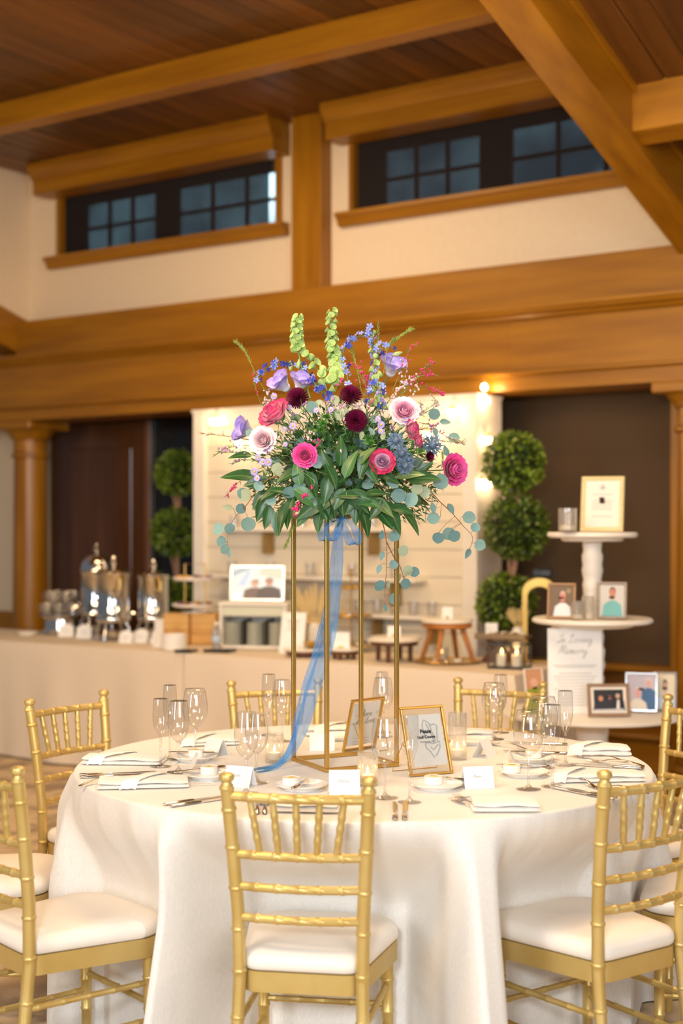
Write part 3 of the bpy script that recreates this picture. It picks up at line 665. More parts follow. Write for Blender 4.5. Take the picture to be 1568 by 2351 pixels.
# cursive strokes -----------------------------------------------------------
GL = {'s': ([(0, 0), (.3, .5), (.35, .25), (.3, 0), (.05, .03), (.5, .12)], .5), 'h': ([(0, .1), (.3, .8), (.25, 1.1), (.15, 1), (.12, 0), (.2, .35), (.38, .48), (.42, .1), (.6, .1)], .6),
      'a': ([(.42, .42), (.2, .5), (.03, .25), (.12, 0), (.38, .3), (.44, .5), (.42, .08), (.62, .1)], .6), 'r': ([(0, .1), (.15, .45), (.2, .55), (.25, .45), (.4, .45), (.36, .1), (.55, .1)], .52),
      'e': ([(0, .15), (.3, .3), (.3, .5), (.15, .5), (.06, .2), (.2, 0), (.5, .12)], .5), 't': ([(0, .1), (.25, .7), (.28, .95), (.2, .1), (.3, 0), (.5, .12)], .48), 'l': ([(0, .1), (.3, .75), (.28, 1.1), (.17, .95), (.14, .1), (.25, 0), (.42, .12)], .42),
      'o': ([(.3, .5), (.08, .4), (.06, .1), (.25, 0), (.42, .25), (.3, .5), (.4, .42), (.58, .46)], .56), 'v': ([(0, .4), (.12, .5), (.2, .02), (.38, .3), (.42, .5), (.6, .46)], .58),
      'i': ([(0, .1), (.18, .5), (.14, .08), (.25, 0), (.42, .12)], .4), 'n': ([(0, .3), (.1, .5), (.08, 0), (.25, .42), (.38, .48), (.38, .06), (.58, .12)], .56),
      'm': ([(0, .3), (.1, .5), (.08, 0), (.25, .45), (.33, .45), (.3, 0), (.47, .45), (.57, .45), (.56, .06), (.75, .12)], .74), 'g': ([(.4, .42), (.18, .5), (.03, .25), (.12, .03), (.36, .3), (.42, .5), (.36, -.5), (.15, -.55), (.2, -.25), (.62, .12)], .6),
      'y': ([(0, .4), (.1, .5), (.1, .1), (.28, .1), (.4, .5), (.34, -.5), (.12, -.55), (.18, -.25), (.62, .12)], .6), ' ': (None, .4),
      'I': ([(.1, .85), (.5, 1.15), (.6, 1.1), (.35, .2), (.1, 0), (0, .15), (.5, .2)], .6), 'L': ([(.1, .7), (.3, 1.1), (.5, 1.15), (.45, .9), (.15, .1), (.0, 0), (.3, .1), (.7, 0)], .7),
      'M': ([(0, 0), (.3, 1.1), (.35, 1.1), (.4, .2), (.75, 1.15), (.75, .1), (.95, .1)], .95)}
def cursive(s, size, mt, par, mw, name='script', w=.03, tails=0):
    m = M(); x = 0; tot = sum(GL[c][1] for c in s)
    for c in s:
        pts, adv = GL[c]
        if pts:
            q = [V(((x+a+b*.25-tot/2)*size, b*size, 0)) for a, b in pts]; sm = [q[0]]
            for i in range(len(q)-1):
                p0, p1, p2, p3 = q[max(0, i-1)], q[i], q[i+1], q[min(len(q)-1, i+2)]
                for k in range(1, 5):
                    t = k/4; sm.append(.5*((2*p1)+(p2-p0)*t+(2*p0-5*p1+4*p2-p3)*t*t+(3*p1-p0-3*p2+p3)*t**3))
            m.tube(sm, w*size, 4, flat=.25, up=(0, 0, 1))
        x += adv
    if tails:
        m.tube([((-tot/2-.9)*size, .12*size, 0), ((-tot/2-.4)*size, .2*size, 0), (-tot/2*size, .15*size, 0)], w*size*.8, 4, flat=.25, up=(0, 0, 1))
    o = ob(name, m, mt, par, smooth=None); o.matrix_local = mw
# framed signs -----------------------------------------------------------
def frame_sign(bl, br, H, lean, name, label):
    a, b = T(*bl), T(*br); W = (b-a).length; th = yaw2(a, b)
    t = thing(name, label, 'sign', a, th)
    tm = Matrix.Rotation(-lean, 4, 'X')          # local: x along the foot, z up, leaning toward +y
    def sub(nm, m, mt, sm=30):
        o = ob(nm, m, mt, t, smooth=sm); o.matrix_local = tm; return o
    q = .0075; d = .012
    f = M().box((W/2, 0, q/2), (W, d, q), None, .0015).box((W/2, 0, H-q/2), (W, d, q), None, .0015).box((q/2, 0, H/2), (q, d, H-2*q), None, .0015).box((W-q/2, 0, H/2), (q, d, H-2*q), None, .0015)
    sub('frame', f, brass)
    sub('front_glass', M().box((W/2, -.0035, H/2), (W-2*q, .001, H-2*q)), pane2, None)
    return t, W, tm, sub
pane2 = glassmat('frame_glass', (.97, .97, .96), 1.3)
t, W, tm, sub = frame_sign((942, 1784), (1040, 1775), .213, R(18), 'framed_sign', 'gold glass framed sign for a golf course, standing right of the gold flower stand')
cw, chh = .116, .158; cx, cz = W/2+.004, .108
card = sub('card', M().box((cx, .001, cz), (cw, .0006, chh)), paper, None)
cm = lambda x, z: Matrix.Translation((x, -.0004, z)) @ Matrix.Rotation(pi/2, 4, 'X')
lg = M(); sc_ = .00032
def stroke(m, pts, w_, n=6): m.tube([V((x, z, 0)) for x, z in pts], w_, n, flat=.06, up=(0, 0, 1))
for pl in ([(-.012, .010), (-.018, .05), (-.010, .066), (.004, .058), (.014, .048), (.026, .052), (.034, .046), (.030, .015), (.028, -.004)], [(-.004, .055), (.010, .022), (.016, -.004)], [(.008, .050), (.016, .02), (.022, -.002)],
           [(-.016, -.010), (-.010, -.004), (.014, -.008), (.036, -.003), (.034, -.022), (.020, -.042), (.014, -.046)], [(-.016, -.010), (-.014, -.020), (.000, -.034), (.006, -.046), (.010, -.052)], [(.002, -.018), (.010, -.028), (.022, -.018), (.030, -.012)]):
    stroke(lg, pl, .0021)
o = ob('emblem', lg, mat('emblem_grey', S(196, 200, 198), .7), card, smooth=None); o.matrix_local = cm(cx+.006, cz-.004)
text('Pease', .0170, ink, card, Matrix.Translation((0, -.0005, 0)) @ cm(cx-.003, cz+.021), off=.0006)
text('Golf Course', .0125, ink, card, Matrix.Translation((0, -.0005, 0)) @ cm(cx-.003, cz+.005), off=.0004)
text('Portsmouth, NH', .0074, grey_ink, card, Matrix.Translation((0, -.0005, 0)) @ cm(cx-.001, cz-.008), off=.0002)
ob('easel_wire', M().tube([(.004, .05, .10), (-.004, .105, .002), (W+.004, .105, .002), (W-.004, .05, .10)], .0014, 6), brass, t)
for x in (-.003, W+.003): ob('hinge_knob', M().ball((0, 0, 0), .0055, 10, 6), brass, t, (x, .03, .093))
t, W, tm, sub = frame_sign((786, 1727), (860, 1716), .185, R(-15), 'framed_script_sign', 'gold glass framed script sign inside the right legs of the gold stand')
card = sub('card', M().box((W/2, .001, .094), (W-.022, .0006, .150)), paper, None)
cursive('share', .0215, ink, card, cm(W/2+.002, .122), tails=1); cursive('the love', .0215, ink, card, cm(W/2+.006, .095), tails=1)
m = M()
for i, wd in enumerate((.07, .076, .062)): m.box((W/2, 0, .043-i*.011), (wd, .0002, .0016 if i < 2 else .0026))
o = ob('small_print', m, pale_ink, card, smooth=None); o.location = (0, -.0005, 0); o['kind'] = 'stuff'
m = M(); stroke(m, [(-.004, .005), (-.001, .008), (.0, .004), (.003, .009), (.004, .004), (0, -.006), (-.004, .005)], .0005)
o = ob('heart', m, ink, card, smooth=None); o.matrix_local = cm(W-.022, .128)
ob('easel_wire', M().tube([(.004, -.05, .10), (.03, -.075, .002), (W-.01, -.075, .002), (W-.004, -.05, .10)], .0014, 6), brass, t)
for x in (-.003, W+.003): ob('hinge_knob', M().ball((0, 0, 0), .0055, 10, 6), brass, t, (x, -.026, .10))
# tall gold flower stand --------------------------------------------------
fc = T(748, 1774); SA = atan2(.446, .895); SD = .258; SH = 1.558
st = thing('flower_stand', 'tall open gold metal flower stand in the middle of the table', 'flower stand', (fc.x, fc.y, ZT), SA)
q = .0125; hh = SH-ZT
for x in (0, 1):
    for y in (0, 1): ob('leg', M().box((q/2+x*(SD-q), q/2+y*(SD-q), hh/2), (q, q, hh-2*q), None, .001), brass, st)
for z in (q/2, hh-q/2):
    for k in (0, 1):
        ob('rail', M().box((SD/2, q/2+k*(SD-q), z), (SD, q, q), None, .001), brass, st)
        ob('rail', M().box((q/2+k*(SD-q), SD/2, z), (q, SD-2*q, q), None, .001), brass, st)
ob('top_plate', M().box((SD/2, SD/2, hh-.003), (SD-2*q, SD-2*q, .004)), pane2, st, smooth=None)
sc3 = st.matrix_basis @ V((SD/2, SD/2, hh))
vs = thing('flower_vase', 'low teal glass vase on the gold stand, almost hidden by leaves', 'vase', sc3)
ob('vessel', M().lathe([(0, .001), (.070, .001), (.075, .004), (.080, .12), (.082, .125), (.077, .125), (.071, .008), (0, .007)], 40), vaseglass, vs)
ob('water', M().lathe([(0, .0085), (.070, .0085), (.0755, .095), (0, .095)], 40), glassmat('vase_water', (.6, .8, .8), 1.33, 0, .15, (.2, .42, .42)), vs)
# blue ribbon ----------------------------------------------------------------
rb = thing('ribbon_bow', 'sheer blue organza ribbon bow tied to the gold stand, tails trailing on the cloth', 'ribbon', P(783, 1186, 4.42))
RO = V(rb.location)
def band(pts, ws, nm, twist=.15):
    P3 = [P(x, y, d)-RO for x, y, d in pts]; q = []; W2 = []
    for i in range(len(P3)-1):
        p0, p1, p2, p3 = P3[max(0, i-1)], P3[i], P3[i+1], P3[min(len(P3)-1, i+2)]
        for k in range(6):
            t = k/6; q.append(.5*((2*p1)+(p2-p0)*t+(2*p0-5*p1+4*p2-p3)*t*t+(3*p1-p0-3*p2+p3)*t**3)); W2.append(ws[i]+(ws[i+1]-ws[i])*t)
    q.append(P3[-1]); W2.append(ws[-1]); rows = []
    for i, p in enumerate(q):
        d = (q[min(i+1, len(q)-1)]-q[max(0, i-1)]).normalized(); a = twist*sin(i*.5)
        sd = V((cos(a), sin(a), 0)); sd = (sd-d*sd.dot(d)).normalized() if abs(d.x) < .9 else V((0, .6, .8)); n = sd.cross(d)
        rows.append([tuple(p+sd*W2[i]*(j-3)/3+n*.004*sin(j*2.1+i*.35)) for j in range(7)])
    ob(nm, M().sheet(rows), organza, rb, smooth=180)
ty = 4.40
band([(783, 1190, 4.405), (778, 1289, 4.42), (768, 1382, 4.44), (756, 1465, 4.45), (722, 1570, 4.45), (692, 1670, 4.46), (655, 1742, 4.50), (596, 1766, 4.44), (566, 1771, 4.40)], [.006, .014, .017, .019, .024, .022, .012, .011, .012], 'tail')
band([(776, 1190, 4.40), (763, 1289, 4.415), (756, 1345, 4.43), (737, 1448, 4.44), (708, 1555, 4.45), (684, 1640, 4.46), (672, 1705, 4.47), (640, 1756, 4.44), (590, 1775, 4.38)], [.005, .007, .007, .009, .013, .012, .008, .008, .010], 'tail', .4)
band([(782, 1187, 4.40), (758, 1196, 4.38), (742, 1215, 4.37), (745, 1238, 4.38), (764, 1236, 4.40), (778, 1212, 4.40), (784, 1192, 4.40)], [.007, .014, .017, .018, .015, .012, .007], 'loop')
band([(784, 1187, 4.40), (800, 1194, 4.38), (816, 1216, 4.37), (822, 1244, 4.38), (804, 1246, 4.40), (794, 1215, 4.40), (786, 1192, 4.40)], [.006, .010, .013, .012, .014, .010, .006], 'loop')
ob('knot', M().ball((0, -.012, 0), .011, 10, 8, 1.2), organza, rb, smooth=180)
# ================================================================== FLOWER ARRANGEMENT
fa = thing('flower_arrangement', 'large mixed arrangement of roses, burgundy mums, blue delphinium and eucalyptus on the gold stand', 'flowers', (sc3.x, sc3.y, SH+.06))
FO = V(fa.location); FC = V((sc3.x, sc3.y, 1.68))
rr = random.Random(11)
def green(name, c, c2, rough=.42, spec=.5, rand=.22, rib=None):
    return mat(name, c, rough, noise=((40, 40, 40), c2, 3, .08, .3, .7), rand=rand, spec=spec, rib=rib)
salal_m = [green('salal_leaf_a', (.020, .078, .018), (.034, .108, .026), .36, rib=(.12, .24, .07)), green('salal_leaf_b', (.052, .150, .036), (.075, .19, .05), .38, rib=(.20, .34, .12)), green('salal_leaf_c', (.12, .21, .05), (.17, .27, .08), .4, rib=(.34, .42, .20))]
euc_m = [green('eucalyptus_a', (.20, .34, .30), (.25, .39, .34), .6, .3, .12), green('eucalyptus_b', (.36, .42, .26), (.42, .46, .29), .6, .3, .12), green('eucalyptus_c', (.13, .25, .24), (.17, .30, .28), .6, .3, .12)]
stem_g = green('green_stem', (.13, .24, .06), (.17, .30, .08)); stem_r = green('red_brown_stem', (.27, .11, .05), (.33, .15, .07))
fern_m = green('fern_green', (.035, .125, .028), (.06, .18, .04)); fern_l = green('light_fern_green', (.26, .36, .06), (.33, .42, .08))
bell_m = green('bell_green', (.36, .52, .15), (.50, .64, .26), .5, .3, .15)
def leaf(L, W, shape='ovate', fold=.25, curl=.25, n=7):
    rows = []; w_ = 0
    for i in range(n+1):
        t = i/n
        if shape == 'ovate': k = (sin(pi*min(1, t**.8))**.75 if 0 < t < 1 else 0)*(1-.25*t)
        elif shape == 'round': k = sqrt(max(0, 1-(2*t-1)**2))*(1 if t < .7 else 1-.5*(t-.7))
        else: k = sin(pi*t)**.6 if 0 < t < 1 else 0
        k = max(k, .03); y = L*t; z = -curl*L*t*t
        rows.append([(-W*k, y, z+W*k*fold), (-W*k*.5, y, z+W*k*fold*.35), (0, y, z), (W*k*.5, y, z+W*k*fold*.35), (W*k, y, z+W*k*fold)])
    return M().sheet(rows)
def leafset(nm, mats, dims, **k): return [leaf(l, w_, **k2).mesh(nm, m_, 180) for m_ in mats for l, w_, k2 in dims]
SAL = leafset('salal_leaf', salal_m, [(.088, .024, dict(curl=.22, fold=.3)), (.105, .027, dict(curl=.40, fold=.2)), (.075, .023, dict(curl=.05, fold=.45))])
EUC = [leafset('eucalyptus_leaf', [m_], [(.050, .023, dict(shape='round', curl=.06, fold=.12)), (.046, .024, dict(shape='round', curl=.15, fold=.2)), (.052, .0155, dict(curl=.1, fold=.35))]) for m_ in euc_m]
def orient(d, n):
    y = V(d).normalized(); z = V(n); z = (z-y*z.dot(y)); z = z.normalized() if z.length > 1e-4 else y.orthogonal().normalized()
    return Matrix((y.cross(z), y, z)).transposed()
def put(name, me, pos, d, n, s=1, par=None):
    o = link(name, me, par or fa); m_ = orient(d, n).to_4x4()
    base = V(pos)-FO
    if par is not None and par is not fa: base = par.matrix_basis.inverted() @ base; m_ = par.matrix_basis.to_3x3().normalized().inverted().to_4x4() @ m_
    o.matrix_basis = Matrix.Translation(base) @ m_ @ Matrix.Scale(s, 4); return o
def dome(px, py, k=1.0, rx=.36, rz=.36, ry=.27):
    y = FC.y
    for _ in range(3):
        p = P(px, py, y); dx = (p.x-FC.x)/rx; dz = (p.z-FC.z)/rz
        y = FC.y-ry*k*sqrt(max(0, 1-dx*dx-dz*dz))
    return P(px, py, y)
CAMV = V((0, -1, .05))
def outdir(p, w_=.5):
    d = (p-FC); d = d.normalized() if d.length > 1e-3 else V((0, 0, 1)); return (d*(1-w_)+CAMV*w_).normalized()
STEMS = M()
def stem_to(p, r=.0016, m=None, base=None, sag=.02):
    b = base or V((FC.x+rr.uniform(-.04, .04), FC.y+rr.uniform(-.04, .04), SH+.08)); mid = (b+p)/2+V((0, 0, sag))
    (m or STEMS).tube([b-FO, (b*.6+p*.4)-FO+V((0, 0, sag*.8)), (b*.25+p*.75)-FO+V((0, 0, sag*.6)), p-FO], r, 5)
# rose / lisianthus petals ---------------------------------------------------
def petal(r, h, half, flare, lip=.0):
    rows = []
    for i in range(7):
        t = i/6; hw = R(half)*(sin(pi*(.16+.62*t))**.7)*(1 if t < .85 else .93 if t < .99 else .72)
        rad = r*(.30+.78*sin(t*pi*.5))+flare*r*max(0, t-.55)**1.5*2.2; row = []
        for j in range(7):
            a = hw*(j-3)/3; zz = h*(t-.10*t*(abs(j-3)/3)**2)-lip*h*max(0, t-.7); rd = rad*(1+.05*cos(j*2.4+i)*t)
            row.append((rd*sin(a), -rd*cos(a)+0, zz))
        rows.append(row)
    return M().sheet(rows)
def petalmat(nm, base, mid, edge):
    return mat(nm, base, .55, grad=(2, [(0, base), (.30, base), (.62, mid), (.92, edge)]), sheen=.15, sss=.0)
PM = {'pinkwhite': [petalmat('petal_pinkwhite_in', S(252, 214, 222), S(250, 190, 210), S(224, 60, 124)), petalmat('petal_pinkwhite_out', S(250, 205, 214), S(246, 176, 202), S(216, 44, 112))],
      'lavred': [petalmat('petal_lav_in', S(196, 140, 178), S(222, 176, 208), S(228, 180, 212)), petalmat('petal_lav_out', S(232, 190, 214), S(238, 130, 170), S(204, 22, 84))],
      'hot': [petalmat('petal_hot_in', S(225, 30, 128), S(242, 84, 170), S(246, 110, 188)), petalmat('petal_hot_out', S(190, 14, 92), S(226, 34, 132), S(240, 92, 172))],
      'pale': [petalmat('petal_pale_in', S(250, 196, 206), S(250, 214, 222), S(252, 232, 236)), petalmat('petal_pale_out', S(240, 180, 196), S(250, 226, 230), S(254, 244, 244))],
      'palepink': [petalmat('petal_palepink_in', S(240, 150, 190), S(246, 176, 208), S(250, 200, 222)), petalmat('petal_palepink_out', S(250, 190, 214), S(252, 218, 230), S(253, 236, 240))],
      'lis': [petalmat('petal_lis', S(238, 234, 250), S(206, 190, 240), S(150, 128, 216))]*2}
_pc = {}
def pmesh(key, kind, r, h, half, flare, lip, which):
    k = (key, kind)
    if k not in _pc: _pc[k] = petal(r, h, half, flare, lip).mesh('petal', PM[kind][which], 180)
    return _pc[k]
def rose(p, d, size, kind, layers=3, label=None):
    s = size/.086
    rs = ob('rose', M().lathe([(0, -.006), (.009, -.004), (.008, .002), (.0042, .010), (.0022, .024), (0, .026)], 10), PM[kind][0], fa, smooth=180)
    rs.matrix_basis = Matrix.Translation(p-FO) @ (orient(V(d).orthogonal(), d).to_4x4()) @ Matrix.Rotation(rr.uniform(0, 6), 4, 'Z') @ Matrix.Scale(s, 4)
    if label: rs['label'] = label
    L = [('h', 3, .0055, .033, 95, -.5, 0, 0, .001), ('i', 4, .0095, .0345, 82, -.35, 0, 0, .0), ('j', 5, .0135, .034, 72, -.12, .02, 0, .0), ('k', 5, .0180, .032, 66, .12, .08, 0, -.001), ('o', 5, .0222, .029, 62, .36, .18, 1, -.003), ('q', 6, .0262, .026, 56, .55, .30, 1, -.005)]
    for nm, n, r, h, half, fl, lip, wh, dz in L:
        me = pmesh(nm, kind, r, h, half, fl, lip, wh); a0 = rr.uniform(0, 6)
        for i in range(n):
            o = link('petal', me, rs, (0, 0, dz), (rr.uniform(-.06, .06), rr.uniform(-.06, .06), a0+2*pi*i/n+rr.uniform(-.12, .12)))
    ob('calyx', M().lathe([(0, -.012), (.006, -.011), (.014, -.006), (.017, .002), (.015, .003), (0, -.003)], 10), stem_g, rs, smooth=180)
def lisianthus(p, d, size, openk=.4):
    s = size/.05; ls = ob('lisianthus', M().lathe([(0, -.006), (.008, -.004), (.012, .004), (.006, .02), (0, .022)], 10), PM['lis'][0], fa, smooth=180)
    ls.matrix_basis = Matrix.Translation(p-FO) @ orient(V(d).orthogonal(), d).to_4x4() @ Matrix.Rotation(rr.uniform(0, 6), 4, 'Z') @ Matrix.Scale(s, 4)
    for nm, n, r, h, half, fl in (('la', 3, .015, .034, 62, .2), ('lb', 5, .022, .036, 56, .55)):
        me = pmesh(nm, 'lis', r, h, half, fl, 0, 0)
        for i in range(n): link('petal', me, ls, (0, 0, 0), (rr.uniform(-.1, .1), rr.uniform(-.1, .1), 2*pi*i/n+rr.uniform(-.15, .15)))
FL = []
for px, py, kind, sz, aim in [(631, 950, 'pinkwhite', 74, (-.5, -.5, .55)), (603, 1010, 'pale', 58, (-.25, -.95, .1)), (700, 1045, 'hot', 52, (-.05, -1, .05)), (928, 944, 'palepink', 62, (.15, -.9, .3)),
                              (950, 985, 'pinkwhite', 44, (.75, -.6, .1)), (878, 1060, 'lavred', 62, (-.02, -1, .18)), (1042, 1078, 'hot', 66, (.55, -.8, .0)), (966, 1015, 'pinkwhite', 30, (.8, -.5, -.1))]:
    p = dome(px, py, 1.12); rose(p-V(aim).normalized()*.018, aim, sz*p.y/F*(1.3 if kind != 'lavred' else 1.15), kind); stem_to(p-V(aim).normalized()*.03, .0022)
for px, py, sz, aim in [(649, 882, 46, (-.6, -.5, .65)), (690, 878, 40, (.3, -.5, .8)), (563, 988, 46, (-.8, -.4, .25)), (899, 846, 48, (.25, -.55, .9))]:
    p = dome(px, py, 1.0); lisianthus(p-V(aim).normalized()*.02, aim, sz*p.y/F*1.1); stem_to(p-V(aim).normalized()*.02, .0018)
# burgundy chrysanthemums
mum_m = mat('mum_burgundy', S(104, 8, 52), .5, grad=(2, [(0, S(48, 4, 26)), (.6, S(108, 8, 54)), (1, S(150, 24, 84))]))
mm = M()
for k in range(170):
    el = R(90)-R(98)*sqrt(k/170); az = k*2.39996; L = .024+.006*(k/170); d = V((cos(el)*cos(az), cos(el)*sin(az), sin(el)))
    sd = V((-sin(az), cos(az), 0)); u = d.cross(sd)
    b = d*.004; w_ = .0019
    mm.add([b-sd*w_*.5, b+sd*w_*.5, d*L*.6+sd*w_-u*.001, d*L+sd*w_*.7+V((0, 0, .0025)), d*L-sd*w_*.7+V((0, 0, .0025)), d*L*.6-sd*w_-u*.001], [(0, 1, 2, 5), (5, 2, 3, 4)])
mme = mm.mesh('chrysanthemum', mum_m, None)
for px, py, sz, aim in [(683, 915, 50, (-.3, -.9, .4)), (805, 908, 48, (.0, -.9, .45)), (817, 966, 51, (.05, -1, .1)), (985, 1048, 24, (.7, -.6, -.2))]:
    p = dome(px, py, 1.08); o = link('chrysanthemum', mme, fa); o.matrix_basis = Matrix.Translation(p-FO) @ orient(V(aim).orthogonal(), aim).to_4x4() @ Matrix.Scale(sz*p.y/F/.054, 4); stem_to(p, .002)
# delphinium: stems with star florets
dm = [mat('delphinium_deep', S(52, 74, 190), .5, grad=(1, [(0, S(226, 224, 246)), (.25, S(74, 92, 205)), (1, S(48, 66, 182))]), noise=None) if False else mat('delphinium_deep', S(58, 80, 196), .5, noise=((90, 90, 90), S(40, 54, 160), 2, 0, .3, .7), rand=.2),
      mat('delphinium_pale', S(118, 140, 222), .5, noise=((90, 90, 90), S(160, 172, 232), 2, 0, .3, .7), rand=.15)]
def floret(r, m_):
    f = M()
    for k in range(5):
        a = 2*pi*k/5; c, s_ = cos(a), sin(a)
        pts = [(0, 0, 0), (r*.45, -r*.28, r*.12), (r*.85, -r*.30, r*.25), (r*1.05, 0, r*.22), (r*.85, r*.30, r*.25), (r*.45, r*.28, r*.12)]
        f.add([(x*c-y*s_, x*s_+y*c, z) for x, y, z in pts], [(0, 1, 2, 3), (0, 3, 4, 5)])
    f.tube([(0, 0, .002), (0, -r*.3, -r*.5), (0, -r*.9, -r*.75)], [r*.16, r*.12, r*.04], 5)
    return f.mesh('floret', m_, 180)
FLM = [floret(.0125, dm[0]), floret(.0125, dm[1]), floret(.0085, dm[0]), floret(.0085, dm[1])]
def curve3(pix, k=5, kk=1.0):
    q = [dome(x, y, kk) for x, y in pix]; o = []
    for i in range(len(q)-1):
        p0, p1, p2, p3 = q[max(0, i-1)], q[i], q[i+1], q[min(len(q)-1, i+2)]
        for j in range(k):
            t = j/k; o.append(.5*((2*p1)+(p2-p0)*t+(2*p0-5*p1+4*p2-p3)*t*t+(3*p1-p0-3*p2+p3)*t**3))
    return o+[q[-1]]
def delph(pix, n, pale, kk=.8, small=.3):
    c = curve3(pix, 5, kk); st_ = ob('delphinium', M().tube([x-FO for x in c], .0016, 5), stem_g, fa)
    for i in range(n):
        t = (i+.5)/n*.98; k = t*(len(c)-1); a = c[int(k)].lerp(c[min(int(k)+1, len(c)-1)], k-int(k))
        d = V((rr.uniform(-1, 1), rr.uniform(-1.1, .1), rr.uniform(-.5, .8))).normalized(); big = rr.random() > small
        put('floret', FLM[(0 if big else 2)+(1 if rr.random() < pale else 0)], a+d*.011, d.orthogonal(), d, rr.uniform(.8, 1.15), st_)
delph([(742, 905), (700, 850), (660, 832), (625, 838), (602, 855), (586, 878)], 26, .5, .9)
delph([(735, 900), (722, 880), (708, 858), (700, 838)], 9, .05, .95)
delph([(800, 900), (796, 850), (786, 822), (797, 795), (815, 775), (836, 770), (848, 762)], 28, .75, .8)
delph([(845, 930), (856, 880), (862, 830), (858, 790), (850, 748)], 28, .75, .9)
delph([(880, 950), (876, 915), (872, 880)], 9, .35, 1)
delph([(760, 925), (750, 905), (735, 892)], 7, .0, 1); delph([(905, 800), (882, 790), (873, 800), (868, 830)], 7, .6, .8)
# bells of Ireland
bc = M().lathe([(0, 0), (.003, .001), (.006, .006), (.0115, .016), (.0145, .019), (.0135, .0188), (.0100, .0155), (.0045, .0068), (0, .004)], 10)
bme = bc.mesh('bell', bell_m, 180)
def bells(pix, n, s0, s1, kk=.7, lo=0):
    c = curve3(pix, 5, kk); st_ = ob('bells_of_ireland', M().tube([x-FO for x in c], [.0028-.0012*i/(len(c)-1) for i in range(len(c))], 6), stem_g, fa)
    for i in range(n):
        t = lo+(1-lo)*i/(n-1); k = t*(len(c)-1); a = c[int(k)].lerp(c[min(int(k)+1, len(c)-1)], k-int(k)); az = i*2.4+rr.uniform(-.4, .4)
        d = V((cos(az), sin(az)*.9-.15, .55)).normalized(); put('bell', bme, a+d*.003, d.orthogonal(), d, s0+(s1-s0)*t, st_)
bells([(757, 892), (770, 868), (771, 835), (763, 800), (761, 760), (763, 718)], 40, 1.3, .75, lo=.08)
bells([(712, 915), (700, 870), (690, 830), (683, 795), (681, 760), (684, 730)], 30, 1.35, .72, lo=.50)
bells([(752, 900), (738, 862), (722, 842), (708, 820)], 8, 1.1, 1.0); bells([(868, 940), (866, 900), (862, 860), (857, 800), (853, 760)], 18, 1.2, .5, .85)
# sea holly
hm = mat('sea_holly_blue', S(104, 126, 160), .55, noise=((90, 90, 90), S(70, 98, 112), 2, 0, .3, .7), rand=.12)
hb = M().lathe([(0, -.006), (.008, -.004), (.0105, .004), (.008, .012), (.003, .017), (0, .018)], 12)
for k in range(80):
    el = R(88)-R(100)*sqrt(k/80); az = k*2.4; d = V((cos(el)*cos(az), cos(el)*sin(az), sin(el))); b = V((d.x*.009, d.y*.009, .005+d.z*.010)); hb.tube([b, b+d*.004], [.0011, .0001], 3, False)
for k in range(18):
    az = 2*pi*k/18+.1*(k % 2); L = .025+.008*((k*7) % 3)/2; el = .15+.3*((k*5) % 3)/2
    d = V((cos(az)*cos(el), sin(az)*cos(el), sin(el)*.6-.1)); sd = V((-sin(az), cos(az), 0)); b = V((d.x*.006, d.y*.006, -.003))
    hb.add([b-sd*.0012, b+sd*.0012, b+d*L*.45+sd*.0026, b+d*L*.5+sd*.0075, b+d*L*.6+sd*.002, b+d*L, b+d*L*.6-sd*.002, b+d*L*.5-sd*.0075, b+d*L*.45-sd*.0026], [(0, 1, 2, 8), (8, 2, 4, 6), (2, 3, 4), (8, 6, 7), (6, 4, 5)])
hme = hb.mesh('sea_holly', hm, 180)
for px, py, s in [(908, 1012, 1), (992, 1022, 1.15), (922, 1042, .95), (930, 1070, .95), (938, 1055, .7)]:
    p = dome(px, py, 1.1); d = outdir(p, .75); o = put('sea_holly', hme, p, d.orthogonal(), d, s*1.05); stem_to(p, .0016)
# asters
am = mat('aster_lilac', S(160, 140, 220), .5, noise=((80, 80, 80), S(196, 182, 236), 2, 0, .3, .7), rand=.15); amy = mat('aster_centre', S(230, 196, 60), .6)
af = M()
for k in range(16):
    a = 2*pi*k/16; c, s_ = cos(a), sin(a); r = .0115; w_ = .0017
    af.add([(x*c-y*s_, x*s_+y*c, z) for x, y, z in ((.002, -w_*.5, 0), (r*.6, -w_, .0012), (r, 0, .0008), (r*.6, w_, .0012), (.002, w_*.5, 0))], [(0, 1, 2, 3, 4)])
ame = af.mesh('aster', am, None); acm = M().ball((0, 0, .001), .0034, 8, 4, .6).mesh('disc', amy, 180)
for px, py, s in [(616, 1061, 1.3), (603, 1060, 1.1), (584, 1083, 1.3), (592, 1050, 1), (672, 978, 1.15), (629, 910, 1.1), (875, 975, 1.2), (868, 962, .9), (932, 965, 1.1), (874, 990, .9), (931, 880, .9), (655, 1020, .8), (664, 935, .9), (760, 940, .9), (726, 942, .9), (590, 1098, 1), (653, 985, .8)]:
    p = dome(px, py, 1.12); d = outdir(p, .7); o = put('aster', ame, p, d.orthogonal(), d, s); link('disc', acm, o); stem_to(p, .0008)
